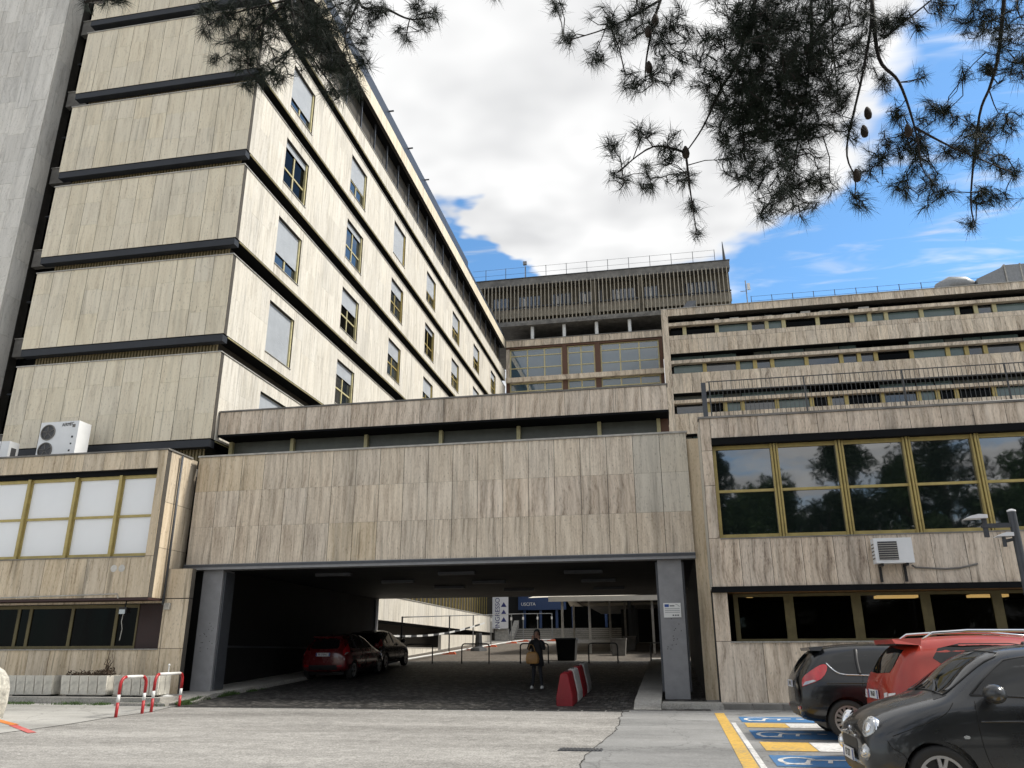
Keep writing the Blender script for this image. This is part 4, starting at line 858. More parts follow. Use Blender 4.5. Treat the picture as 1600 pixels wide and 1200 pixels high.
# hoops at the far end of the passage
hoop_mat = RAIL
rail_labels = ['black hoop barrier leftmost at the far end of the passage', 'black hoop barrier second from left at the passage end', 'black hoop barrier just left of the standing person', 'black hoop barrier just right of the standing person', 'black hoop barrier rightmost at the far end of the passage']
for k, x in enumerate((-11.6, -9.05, -6.45, -3.5, -.9)):
    y = 35.4; z = zg(y); w_ = 1.22
    pts = [(x, y, z - .05), (x, y, z + .70)] + [(x + .12 - .12 * math.cos(R(a)), y, z + .70 + .12 * math.sin(R(a))) for a in (30, 60, 90)] + [(x + w_ - .12 + .12 * math.sin(R(a)), y, z + .70 + .12 * math.cos(R(a))) for a in (0, 30, 60, 90)] + [(x + w_, y, z - .05)]
    o = MB().tube(pts, .028, 8).build('hoop_barrier', RAIL, smooth=True); tag(o, rail_labels[k], 'hoop barrier', 'black hoops closing the passage')
for i, (x, y, s, lab) in enumerate(((-2.6, 41.5, .75, 'square dark planter nearest the canopy posts'), (-2.3, 46.5, .7, 'square planter behind the nearest one under the canopy'), (-.3, 48.5, .7, 'square planter farthest right under the canopy'), (-4.7, 37.6, .9, 'dark bin behind the hoop right of the person'))):
    p_ = thing('courtyard_planter' if i < 3 else 'waste_bin', lab, 'planter' if i < 3 else 'bin', (x, y, zg(y)), 'pots under the canopy' if i < 3 else None)
    MB().add([(x - s * .42, y - s * .42, zg(y)), (x + s * .42, y - s * .42, zg(y)), (x + s * .42, y + s * .42, zg(y)), (x - s * .42, y + s * .42, zg(y)), (x - s * .5, y - s * .5, zg(y) + s), (x + s * .5, y - s * .5, zg(y) + s), (x + s * .5, y + s * .5, zg(y) + s), (x - s * .5, y + s * .5, zg(y) + s)], [(0, 3, 2, 1), (0, 1, 5, 4), (1, 2, 6, 5), (2, 3, 7, 6), (3, 0, 4, 7), (4, 5, 6, 7)]).build('pot', CONC if i < 3 else BLACKIN, p_)
    bx('rim', x - s * .53, x + s * .53, y - s * .53, y + s * .53, zg(y) + s + .001, zg(y) + s + .06, CONC if i < 3 else STEEL_DK, p_)
ko = thing('bollard_base', 'squat black post base at the foot of the courtyard parapet', 'post', (-10.9, 46.5, zg(46.5))); MB().lathe([(.5, zg(46.5)), (.45, zg(46.5) + .15), (.22, zg(46.5) + .25), (.18, zg(46.5) + 1.0)], 10, (-10.9, 46.5, 0)).build('base', RAIL, ko)

cvp = thing('added_shade_shelter', 'dark shelter added to shade the right of the courtyard', 'shelter', (0, 52, 2))  # roof and black walls added to darken the courtyard's right side
bx('roof', -5.4, 1.0, 45.5, 66, 4.40, 4.75, CONC, cvp); bx('back_wall', .7, 1.0, 40, 66, .9, 4.34, BLACKIN, cvp); bx('end_wall', -3.4, .69, 58, 58.2, 1.5, 4.34, BLACKIN, cvp)
for y in (48, 53, 57): bx('post', -2.4, -2.2, y, y + .2, zg(y), 4.34, STEEL_DK, cvp)
# ------------------------------------------------------------------ cars
def paint(name, col, metal=.0, rough=.28, coat=1.0):
    m, t, b = newmat(name)
    g = _nd(t, 'ShaderNodeTexCoord'); n = _nd(t, 'ShaderNodeTexNoise'); n.inputs['Scale'].default_value = 3.0; n.inputs['Detail'].default_value = 5; t.links.new(g.outputs['Object'], n.inputs['Vector'])
    sp_ = _nd(t, 'ShaderNodeSeparateXYZ'); t.links.new(g.outputs['Object'], sp_.inputs[0])
    r = ramp(t, [(.3, tuple(c * .86 for c in col)), (.75, tuple(min(1, c * 1.1 + .004) for c in col))]); t.links.new(n.outputs['Fac'], r.inputs[0]); t.links.new(r.outputs[0], b.inputs['Base Color'])
    rr_ = _nd(t, 'ShaderNodeMapRange'); rr_.inputs[3].default_value = rough * .7; rr_.inputs[4].default_value = rough * 1.5; t.links.new(n.outputs['Fac'], rr_.inputs[0]); t.links.new(rr_.outputs[0], b.inputs['Roughness'])
    b.inputs['Metallic'].default_value = metal; b.inputs['Coat Weight'].default_value = coat; b.inputs['Coat Roughness'].default_value = .05
    return m
CARGLASS = glassmat('car_glass', (.006, .007, .008), ior=1.55, rough=.02, wob=.001)
CARBLACK = pm('car_black_trim', (.012, .012, .013), .5, var=.2)
TYRE = pm('tyre_rubber', (.018, .018, .018), .8, var=.3, bump=.1)
RIM = pm('alloy_rim', (.42, .42, .43), .35, metal=.8, var=.12)
CHROME = pm('chrome', (.75, .75, .76), .12, metal=1.0, var=.03)
LENS = pm('lamp_lens', (.42, .43, .44), .12, metal=.45, var=.2, scale=14, coat=1)
REDLENS = pm('red_lens', (.40, .012, .018), .15, var=.25, scale=9, coat=1)
PLATEW = pm('plate_white', (.66, .67, .68), .4, var=.04); PLATEB = pm('plate_blue', (.02, .07, .30), .4, var=.04)
GAP = pm('panel_gap', (.004, .004, .004), .9, var=.1)
def catmull(pts, n):
    out_ = []
    for i in range(len(pts) - 1):
        p0, p1, p2, p3 = pts[max(i - 1, 0)], pts[i], pts[i + 1], pts[min(i + 2, len(pts) - 1)]
        for k in range(n):
            t = k / n; out_.append(tuple(.5 * ((2 * b) + (-a + c) * t + (2 * a - 5 * b + 4 * c - d) * t * t + (-a + 3 * b - 3 * c + d) * t ** 3) for a, b, c, d in zip(p0, p1, p2, p3)))
    out_.append(tuple(pts[-1])); return out_
def car_shell(st):
    """loft: stations (x, zb, wb, w1,z1, w2,z2, w3,z3, w4,z4, ztop); half sections joined and mirrored, then subdivided"""
    bm = bmesh.new(); rows = []
    for (x, zb, wb, w1, z1, w2, z2, w3, z3, w4, z4, zt) in st:
        half = [(0, zb), (wb, zb), (w1, (zb + z1) / 2 * .9 + z1 * .1), (w1, z1), (w2, z2), (w3, z3), (w4, z4), (w4 * .5, zt - (zt - z4) * .12), (0, zt)]
        sec = half + [(-y, z) for y, z in reversed(half[1:-1])]
        rows.append([bm.verts.new((x, y, z)) for y, z in sec])
    n = len(rows[0])
    for a, b in zip(rows[:-1], rows[1:]):
        for k in range(n): bm.faces.new((a[k], a[(k + 1) % n], b[(k + 1) % n], b[k]))
    bm.faces.new(rows[0][::-1]); bm.faces.new(rows[-1])
    bmesh.ops.recalc_face_normals(bm, faces=bm.faces)
    me = bpy.data.meshes.new('shell'); bm.to_mesh(me); bm.free()
    return me
def apply_mods(me, mods):
    o = bpy.data.objects.new('tmp', me); COL.objects.link(o); tmp = []
    for m in mods:
        if m[0] == 'SUB':
            q = o.modifiers.new('s', 'SUBSURF'); q.levels = m[1]; q.render_levels = m[1]
        elif m[0] == 'CUT':
            c = MB(); x, z, r, yh = m[1]; 
            for s in (-1, 1): c.lathe([(r, -.17), (r, .17)], 36, (x, s * yh, z), axis='Y')
            cm = bpy.data.meshes.new('cut'); cm.from_pydata(c.v, [], c.f); b2 = bmesh.new(); b2.from_mesh(cm); bmesh.ops.recalc_face_normals(b2, faces=b2.faces); b2.to_mesh(cm); b2.free()
            co = bpy.data.objects.new('cut', cm); COL.objects.link(co); tmp.append(co)
            q = o.modifiers.new('b', 'BOOLEAN'); q.operation = 'DIFFERENCE'; q.object = co; q.solver = 'EXACT'
    r = bpy.data.meshes.new_from_object(o.evaluated_get(bpy.context.evaluated_depsgraph_get()))
    for q in tmp + [o]: bpy.data.objects.remove(q)
    r.polygons.foreach_set('use_smooth', [True] * len(r.polygons))
    return r
class Car:
    def __init__(s, name, label, cat, loc, rotz, shell, wheels, wr, paintm, group, sub=2, track=.72):
        s.root = thing(name, label, cat, loc, group, rotz)
        sm = apply_mods(car_shell(shell), [('SUB', sub)])
        b = bmesh.new(); b.from_mesh(sm); s.bvh = BVHTree.FromBMesh(b); b.free()
        s.track = track
        body = apply_mods(sm, [('CUT', (x, wr + .005, wr * 1.13, track + .10)) for x in wheels])
        try: body.set_sharp_from_angle(angle=R(38))
        except Exception: pass
        body.materials.clear(); body.materials.append(paintm); s.body = link('body', body, (0, 0, 0), s.root)
    def surf(s, pts2, edges, view, off, flip=False):
        """lay a 2D outline on the shell: view 'L' (seen from +y side), 'R' (from -y), 'F' (from -x), 'B' (from +x), 'T' (top)"""
        D = {'L': (Vector((0, -1, 0)), lambda u, v: Vector((u, 3, v))), 'R': (Vector((0, 1, 0)), lambda u, v: Vector((u, -3, v))),
             'F': (Vector((1, 0, 0)), lambda u, v: Vector((-3, u, v))), 'B': (Vector((-1, 0, 0)), lambda u, v: Vector((8, u, v))), 'T': (Vector((0, 0, -1)), lambda u, v: Vector((u, v, 4)))}[view]
        out_ = []
        for u, v in pts2:
            h = s.bvh.ray_cast(D[1](u, v), D[0])
            if h[0] is None:
                nr = s.bvh.find_nearest(D[1](u, v) + D[0] * 2.2); out_.append(nr[0] + nr[1] * off)
            else: out_.append(h[0] + h[1] * off)
        return out_
    def decal(s, name, outline, view, mat, off=.006, step=.05, parent=None, smooth=3, thick=True):
        pts = outline if smooth == 0 else catmull(list(outline) + [outline[0]], smooth)[:-1]
        dense = []
        for a, b in zip(pts, pts[1:] + pts[:1]):
            n = max(1, int(math.hypot(b[0] - a[0], b[1] - a[1]) / step)); dense += [(a[0] + (b[0] - a[0]) * k / n, a[1] + (b[1] - a[1]) * k / n) for k in range(n)]
        def inside(u, v):
            c = False; j = len(dense) - 1
            for i in range(len(dense)):
                (x1, y1), (x2, y2) = dense[i], dense[j]
                if (y1 > v) != (y2 > v) and u < (x2 - x1) * (v - y1) / (y2 - y1) + x1: c = not c
                j = i
            return c
        us = [p[0] for p in dense]; vs = [p[1] for p in dense]; grid = []
        u = min(us) + step / 2
        while u < max(us):
            v = min(vs) + step / 2
            while v < max(vs):
                if inside(u, v) and min((u - a) ** 2 + (v - b) ** 2 for a, b in dense) > (step * .45) ** 2: grid.append((u, v))
                v += step
            u += step
        allp = [Vector(p) for p in dense + grid]; nb = len(dense)
        r = delaunay_2d_cdt(allp, [(i, (i + 1) % nb) for i in range(nb)], [], 1, 1e-6)
        p3 = s.surf([(q.x, q.y) for q in r[0]], None, view, off)
        fs = [tuple(f) for f in r[2]]
        base = s.surf([(q.x, q.y) for q in r[0]], None, view, off - .03) if thick else None
        mb = MB(); mb.add(p3, fs)
        if thick:
            # rim going down into the shell so the piece has depth
            ec = {}
            for f in fs:
                for a, b in zip(f, f[1:] + f[:1]): ec[tuple(sorted((a, b)))] = ec.get(tuple(sorted((a, b))), 0) + 1
            ed = [e for e, c in ec.items() if c == 1]; k = len(mb.v); mp = {}
            for e in ed:
                for i in e:
                    if i not in mp: mp[i] = k + len(mp); mb.v.append(tuple(base[i]))
            for a, b in ed: mb.f.append((a, b, mp[b], mp[a])); mb.m.append(0)
        me = bpy.data.meshes.new(name); me.from_pydata(mb.v, [], mb.f); me.materials.append(mat)
        bm = bmesh.new(); bm.from_mesh(me); bmesh.ops.recalc_face_normals(bm, faces=bm.faces)
        c = sum((Vector(v.co) for v in bm.verts), Vector()) / max(1, len(bm.verts)); big = max(bm.faces, key=lambda f: f.calc_area())
        D = {'L': Vector((0, 1, 0)), 'R': Vector((0, -1, 0)), 'F': Vector((-1, 0, 0)), 'B': Vector((1, 0, 0)), 'T': Vector((0, 0, 1))}[view]
        if big.normal.dot(D) < 0: bmesh.ops.reverse_faces(bm, faces=bm.faces)
        bm.to_mesh(me); bm.free()
        me.polygons.foreach_set('use_smooth', [True] * len(me.polygons))
        try: me.set_sharp_from_angle(angle=R(40))
        except Exception: pass
        return link(name, me, (0, 0, 0), parent or s.root)
    def line(s, name, pts, view, mat, w_=.010, off=.003, parent=None, smooth=6):
        P2 = catmull(pts, smooth) if smooth else pts
        P3 = s.surf(P2, None, view, off)
        return MB().tube(P3, w_ / 2, 6).build(name, mat, parent or s.root, smooth=True, origin=(0, 0, 0))
    def wheel(s, x, side, r, rim_r, w_, spokes, style, rimm=None):
        y = side * s.track; t = MB()
        prof = [(rim_r * .98, -w_ * .42), (rim_r * 1.06, -w_ * .5), (r * .93, -w_ * .5), (r * .99, -w_ * .36), (r, 0), (r * .99, w_ * .36), (r * .93, w_ * .5), (rim_r * 1.06, w_ * .5), (rim_r * .98, w_ * .42)]
        wh = bpy.data.objects.new('wheel', None); COL.objects.link(wh); wh.location = (x, y, r); wh.parent = s.root; WL[wh.name] = Vector((0, 0, 0)); wh.empty_display_size = .2
        n = 40; vs = []; fs = []
        for (rr_, yy) in prof:
            for k in range(n): a = 2 * math.pi * k / n; vs.append((math.cos(a) * rr_, yy, math.sin(a) * rr_))
        for i in range(len(prof) - 1):
            for k in range(n): fs.append((i * n + k, i * n + (k + 1) % n, (i + 1) * n + (k + 1) % n, (i + 1) * n + k))
        t.add(vs, fs).build('tyre', TYRE, wh, smooth=True, origin=(0, 0, 0))
        rm = MB(); o_ = side
        def ring(r0, r1, y0, y1):
            vs = []; 
            for (rr_, yy) in ((r0, y0), (r1, y0), (r1, y1), (r0, y1)):
                for k in range(n): a = 2 * math.pi * k / n; vs.append((math.cos(a) * rr_, yy, math.sin(a) * rr_))
            rm.add(vs, [(i * n + k, i * n + (k + 1) % n, ((i + 1) % 4) * n + (k + 1) % n, ((i + 1) % 4) * n + k) for i in range(4) for k in range(n)])
        ring(rim_r * .90, rim_r * 1.03, o_ * w_ * .30, o_ * w_ * .46); ring(.0001, rim_r * .24, o_ * w_ * .22, o_ * w_ * .44)
        for k in range(spokes):
            a = 2 * math.pi * k / spokes + .2
            for da in ((-.10, .10) if style == 'Y' else (0,)):
                ww = rim_r * (.075 if style == 'Y' else .085)
                d0 = Vector((math.cos(a + da * .3), 0, math.sin(a + da * .3))); d1 = Vector((math.cos(a + da * 1.9), 0, math.sin(a + da * 1.9)))
                p, q = d0 * rim_r * .2, d1 * rim_r * .94; d = (q - p).normalized(); nn = Vector((-d.z, 0, d.x)) * ww
                y0, y1 = o_ * w_ * .26, o_ * w_ * .42
                rm.add([(p + nn * 1.15) + Vector((0, y1, 0)), (p - nn * 1.15) + Vector((0, y1, 0)), (q - nn) + Vector((0, y1, 0)), (q + nn) + Vector((0, y1, 0)), (p + nn * 1.15) + Vector((0, y0, 0)), (p - nn * 1.15) + Vector((0, y0, 0)), (q - nn) + Vector((0, y0, 0)), (q + nn) + Vector((0, y0, 0))], [(0, 1, 2, 3), (7, 6, 5, 4), (0, 4, 5, 1), (1, 5, 6, 2), (2, 6, 7, 3), (3, 7, 4, 0)])
        rm.build('rim', rimm or RIM, wh, origin=(0, 0, 0))
        bk = MB(); bk.lathe([(rim_r * .97, -.01), (rim_r * .97, .01)], 30, (0, o_ * w_ * .12, 0), axis='Y'); bk.build('brake_disc', CARBLACK, wh, origin=(0, 0, 0))
    def plate(s, u, v, view, text, wdt=.52, hgt=.11, off=.02):
        p = s.surf([(u, v)], None, view, off)[0]; sx = -1 if view == 'F' else 1
        yaw = R(-90) if view == 'F' else R(90)
        pl = bpy.data.objects.new('number_plate', bpy.data.meshes.new('number_plate')); t = MB().box(-wdt / 2, wdt / 2, -.006, .006, -hgt / 2, hgt / 2); pl.data.from_pydata(t.v, [], t.f); pl.data.materials.append(PLATEW); COL.objects.link(pl)
        pl.location = p; pl.rotation_euler = (0, 0, yaw); pl.parent = s.root; WL[pl.name] = Vector((0, 0, 0))
        for x in (-wdt / 2 + .022, wdt / 2 - .022):
            q = MB().box(x - .02, x + .02, -.0085, -.0062, -hgt / 2 + .004, hgt / 2 - .004).build('blue_band', PLATEB, pl, origin=(0, 0, 0))
        text_mesh('plate_lettering', text, hgt * .86, CARBLACK, pl, (0, -.0085, 0), (R(90), 0, 0), ext=.001, sx=.82)
# --- small dark grey retro city car in front (faces -X): own frame x from nose to tail
F500 = [(-.00, .30, .44, .50, .44, .50, .54, .44, .62, .30, .66, .67), (.05, .24, .58, .66, .44, .655, .58, .57, .68, .40, .73, .75), (.15, .20, .68, .745, .46, .735, .64, .64, .75, .44, .81, .835),
        (.34, .19, .74, .80, .50, .785, .72, .70, .84, .50, .895, .92), (.56, .19, .77, .812, .52, .80, .80, .73, .91, .56, .955, .985), (.76, .19, .78, .814, .55, .80, .86, .745, .955, .62, 1.0, 1.03), (.88, .19, .78, .815, .55, .80, .88, .75, .975, .66, 1.07, 1.10),
        (1.12, .19, .78, .815, .55, .80, .90, .745, .985, .62, 1.275, 1.32), (1.36, .19, .78, .815, .55, .80, .91, .742, .99, .585, 1.41, 1.455), (1.75, .19, .78, .815, .55, .80, .91, .742, .99, .575, 1.455, 1.50), (2.30, .19, .78, .815, .55, .80, .915, .742, .995, .57, 1.45, 1.495),
        (2.80, .19, .77, .812, .55, .795, .92, .735, 1.0, .56, 1.39, 1.435), (3.12, .20, .75, .80, .55, .78, .92, .715, 1.0, .54, 1.28, 1.32), (3.36, .22, .71, .77, .55, .745, .88, .67, .95, .52, 1.08, 1.11), (3.50, .26, .62, .70, .52, .68, .75, .60, .82, .46, .86, .88), (3.55, .32, .46, .56, .5, .56, .66, .48, .72, .38, .74, .75)]
GREYP = paint('graphite_paint', (.030, .032, .035), metal=.5, rough=.26, coat=.6)
c5 = Car('city_car', 'dark grey rounded small city car in front at the right edge', 'car', (1.76, 9.55, 0), 0, F500, (.64, 2.94), .295, GREYP, 'cars in the disabled bays', track=.715)
for x in (.64, 2.94):
    for sd in (-1, 1): c5.wheel(x, sd, .295, .205, .19, 5, 'Y')
ws = [(-.60, 1.025), (-.3, 1.05), (0, 1.055), (.3, 1.05), (.60, 1.025), (.57, 1.18), (.52, 1.33), (.46, 1.405), (.25, 1.425), (0, 1.43), (-.25, 1.425), (-.46, 1.405), (-.52, 1.33), (-.57, 1.18)]
wsd = c5.decal('windscreen', ws, 'F', CARGLASS, off=.004, step=.06, smooth=2)
c5.line('windscreen_seal', ws + [ws[0]], 'F', CARBLACK, .022, .002, smooth=2)
for sd, vw in ((-1, 'R'), (1, 'L')):
    sw = [(1.02, 1.03), (1.20, 1.19), (1.42, 1.345), (1.75, 1.395), (2.2, 1.39), (2.22, 1.02), (1.6, 1.01)]
    d = c5.decal('side_window', sw, vw, CARGLASS, off=.003, step=.07, smooth=0)
    c5.decal('quarter_window', [(2.30, 1.03), (2.29, 1.37), (2.55, 1.34), (2.86, 1.2), (2.9, 1.07)], vw, CARGLASS, off=.003, step=.07, smooth=0)
    c5.line('window_seal', sw + [sw[0]], vw, CARBLACK, .024, .001, smooth=0)
    dl = c5.line('door_gap', [(1.04, .98), (1.02, .75), (1.06, .45), (1.18, .27)], vw, GAP, .008, .0)
    c5.line('door_gap', [(2.26, 1.0), (2.28, .7), (2.2, .42), (2.05, .27)], vw, GAP, .008, .0)
    c5.line('sill_line', [(1.0, .27), (1.6, .25), (2.5, .27)], vw, GAP, .012, .0)
    c5.line('bonnet_gap', [(.26, .66), (.45, .735), (.62, .80), (.76, .87), (.85, .965)], vw, GAP, .008, .0)
    c5.line('bumper_gap', [(.21, .62), (.24, .56), (.33, .50), (.36, .42)], vw, GAP, .007, .0)
    c5.line('swage_line', [(1.05, .80), (1.6, .81), (2.6, .83)], vw, GREYP, .018, -.002)
    ind = c5.decal('side_indicator', [(.90 + .030 * math.cos(R(a)), .665 + .016 * math.sin(R(a))) for a in range(0, 360, 30)], vw, CHROME, off=.006, step=.02, smooth=0)
    h = c5.decal('door_handle', [(1.98, .885), (2.16, .895), (2.16, .92), (1.98, .91)], vw, CHROME, off=.02, step=.05, smooth=0)
    # headlamp ovals: chrome bezel, lens; daylight lamp lower
    for (yc, zc, rx_, rz_, nm_) in ((.565 * sd, .715, .098, .118, 'headlamp'), (.585 * sd, .50, .074, .076, 'daylight_lamp')):
        hit = c5.surf([(yc, zc)], None, 'F', -.006)[0]; nv_ = Vector((-.80, sd * .50, .30 if nm_ == 'headlamp' else .05)).normalized(); ux = Vector((0, 0, 1)).cross(nv_).normalized(); uz = nv_.cross(ux)
        def cap(r, h, base, mat_, name_, par):
            vs = []; m_ = 24; rings = [(1.0, base - .05), (1.0, base), (.93, base + h * .45), (.7, base + h * .8), (.35, base + h)]
            for (q, hh) in rings:
                for k in range(m_): an_ = 2 * math.pi * k / m_; vs.append(hit + ux * (rx_ * r * q * math.cos(an_)) + uz * (rz_ * r * q * math.sin(an_)) + nv_ * hh)
            return MB().add(vs, [(i * m_ + k, i * m_ + (k + 1) % m_, (i + 1) * m_ + (k + 1) % m_, (i + 1) * m_ + k) for i in range(4) for k in range(m_)] + [tuple(range(4 * m_, 5 * m_))]).build(name_, mat_, par, smooth=True, origin=(0, 0, 0))
        bz = cap(1.0, .012, .004, CHROME, nm_, c5.root); cap(.86, .022, .014, LENS, 'lens', bz); cap(.42, .012, .034, CHROME, 'reflector', bz)
    # mirror
    mm = MB(); mr_ = []
    for i in range(9):
        a = -90 + 180 * i / 8; rr_ = math.cos(R(a)); mr_.append((max(.001, rr_), math.sin(R(a))))
    vs = []
    for (r0, z0) in mr_:
        for k in range(16): q = 2 * math.pi * k / 16; vs.append((1.17 + .10 * r0 * math.cos(q) , sd * (.915 + .12 * z0), 1.05 + .09 * r0 * math.sin(q)))
    mm.add(vs, [(i * 16 + k, i * 16 + (k + 1) % 16, (i + 1) * 16 + (k + 1) % 16, (i + 1) * 16 + k) for i in range(8) for k in range(16)])
    mo = mm.build('mirror', GREYP, c5.root, smooth=True, origin=(0, 0, 0)); MB().bar((1.16, sd * .75, .99), (1.17, sd * .86, 1.02), .032, 8).build('mirror_arm', CARBLACK, mo, origin=(0, 0, 0))
gr = c5.decal('grille', [(-.34, .60), (0, .605), (.34, .60), (.37, .55), (.30, .47), (0, .455), (-.30, .47), (-.37, .55)], 'F', CARBLACK, off=.003, step=.05, smooth=2)
em = c5.decal('badge', [(.045 * math.cos(R(a)), .655 + .045 * math.sin(R(a))) for a in range(0, 360, 24)], 'F', CHROME, off=.012, step=.02, smooth=0)
c5.line('chrome_strip', [(-.32, .625), (-.15, .645), (-.06, .65)], 'F', CHROME, .020, .006); c5.line('chrome_strip', [(.32, .625), (.15, .645), (.06, .65)], 'F', CHROME, .020, .006)
c5.decal('lower_intake', [(-.50, .37), (.50, .37), (.46, .27), (-.46, .27)], 'F', CARBLACK, off=.003, step=.06, smooth=0)
c5.plate(0, .44, 'F', 'ET 277', .50, .11, off=.025)
for sd in (-1, 1): MB().tube([(.77, sd * .32 - .12, 1.05), (.83, sd * .2 - .1, 1.10), (.90, sd * .1 + .05, 1.145)], .012, 6).build('wiper', CARBLACK, c5.root, origin=(0, 0, 0))
c5.decal('cowl', [(.71, -.62), (.79, -.3), (.81, 0), (.79, .3), (.71, .62), (.83, .64), (.87, .3), (.875, 0), (.87, -.3), (.83, -.64)], 'T', CARBLACK, off=.002, step=.06, smooth=1)
c5.decal('roof_glass', [(1.70, -.44), (1.68, 0), (1.70, .44), (2.5, .46), (2.5, -.46)], 'T', CARGLASS, off=.004, step=.12, smooth=0)
bx('underbody', .35, 3.2, -.6, .6, .16, .5, CARBLACK, c5.root)
# --- black hatchback, tail to the left: own frame x from tail to nose
HATCH = [(-.0, .42, .50, .56, .55, .58, .64, .54, .74, .44, .80, .83), (.05, .30, .64, .74, .55, .74, .68, .68, .82, .52, .95, .98), (.16, .26, .72, .81, .56, .81, .74, .745, .90, .57, 1.12, 1.16), (.36, .24, .76, .845, .58, .845, .82, .765, .98, .555, 1.34, 1.385), (.62, .23, .78, .86, .58, .855, .86, .77, .985, .55, 1.40, 1.445),
         (1.2, .22, .79, .86, .56, .855, .85, .775, .955, .57, 1.435, 1.478), (1.9, .22, .79, .86, .56, .855, .83, .775, .93, .57, 1.42, 1.462), (2.35, .22, .79, .86, .56, .855, .81, .77, .915, .58, 1.31, 1.35), (2.75, .22, .79, .86, .55, .85, .79, .765, .90, .66, 1.07, 1.10), (2.95, .22, .79, .86, .55, .845, .78, .76, .89, .64, .98, 1.00), (3.4, .22, .77, .845, .53, .825, .72, .73, .83, .55, .88, .90), (3.75, .24, .70, .79, .5, .76, .64, .64, .73, .46, .77, .79), (3.92, .28, .52, .64, .48, .62, .56, .54, .62, .40, .65, .66), (3.96, .34, .40, .5, .46, .5, .52, .44, .57, .34, .59, .60)]
def hatch(name, label, loc, rotz, paintm, rimm, group, plate, shell=HATCH, tail_red=REDLENS, trim=True, spokes=15):
    c = Car(name, label, 'car', loc, rotz, shell, (.72, 3.21), .305, paintm, group, track=.745)
    for x in (.72, 3.21):
        for sd in (-1, 1): c.wheel(x, sd, .305, .215, .195, spokes, 'I' if spokes > 8 else 'Y', rimm)
    rw_ = c.decal('rear_window', [(-.48, 1.02), (0, 1.0), (.48, 1.02), (.50, 1.10), (.44, 1.30), (0, 1.325), (-.44, 1.30), (-.50, 1.10)], 'B' if False else 'F', CARGLASS, off=.004, step=.08, smooth=0)
    MB().add([(.30, -.52, 1.355), (.30, .52, 1.355), (.46, .55, 1.35), (.46, -.55, 1.35), (.28, -.49, 1.40), (.28, .49, 1.40), (.52, .52, 1.425), (.52, -.52, 1.425)], [(0, 3, 2, 1), (4, 5, 6, 7), (0, 1, 5, 4), (1, 2, 6, 5), (2, 3, 7, 6), (3, 0, 4, 7)]).build('spoiler', paintm, c.root, origin=(0, 0, 0))
    for sd, vw in ((-1, 'R'), (1, 'L')):
        sw = [(.56, 1.06), (.72, 1.0), (1.0, .985), (1.95, .965), (2.55, .96), (2.38, 1.14), (2.1, 1.31), (1.6, 1.37), (1.0, 1.37), (.62, 1.27)]
        c.decal('side_windows', sw, vw, CARGLASS, off=.003, step=.08, smooth=0)
        for x in (.98, 1.72): c.line('pillar', [(x, .985), (x + .0, 1.18), (x + .03, 1.365)], vw, CARBLACK, .06, .0)
        if trim: c.line('chrome_trim', [(.50, 1.16), (.60, 1.045), (.72, .99), (1.0, .975), (1.95, .955), (2.5, .95)], vw, CHROME, .022, .004, smooth=4)
        c.line('door_gap', [(1.02, .96), (.98, .72), (1.06, .46), (1.12, .28)], vw, GAP, .008, .0); c.line('door_gap', [(1.80, .95), (1.79, .6), (1.80, .27)], vw, GAP, .008, .0)
        c.decal('door_handle', [(1.12, .86), (1.30, .87), (1.30, .90), (1.12, .89)], vw, paintm, off=.02, step=.06, smooth=0)
        tl = c.decal('tail_lamp', [(.085, .80), (.20, .84), (.38, .92), (.485, 1.04), (.50, 1.13), (.40, 1.125), (.22, 1.02), (.11, .92)], vw, tail_red, off=.008, step=.04, smooth=2)
        c.decal('lens', [(.10, .81), (.20, .845), (.30, .885), (.26, .90), (.14, .87)], vw, LENS, off=.014, step=.03, parent=tl, smooth=0)
        c.line('sill_line', [(1.1, .28), (1.9, .26), (2.8, .28)], vw, CARBLACK, .05, -.005)
        c.line('shoulder_line', [(.45, .86), (1.2, .86), (2.4, .83), (3.3, .76)], vw, paintm, .03, -.006)
        MB().lathe([(.02, -.08), (.07, -.06), (.085, 0), (.07, .07), (.02, .09)], 12, (2.55, sd * .93, 1.02), axis='Y').build('mirror', paintm, c.root, smooth=True, origin=(0, 0, 0))
    c.decal('bumper_insert', [(-.55, .50), (.55, .50), (.50, .34), (-.50, .34)], 'F', CARBLACK, off=.004, step=.1, smooth=0)
    c.plate(0, .83, 'F', plate, .50, .11, off=.02)
    for sd in (-1, 1): c.decal('rear_reflector', [(sd * .50, .49), (sd * .66, .50), (sd * .66, .455), (sd * .50, .445)], 'F', REDLENS, off=.009, step=.05, smooth=0)
    bx('underbody', .4, 3.5, -.6, .6, .17, .5, CARBLACK, c.root)
    return c
BLACKP = paint('black_paint', (.003, .0035, .005), metal=.0, rough=.22, coat=.3)
hb = hatch('hatchback', 'glossy black hatchback parked nearest the right wing', (1.96, 15.15, zg(15.15)), 0, BLACKP, RIM, 'cars in the disabled bays', 'EV 437')
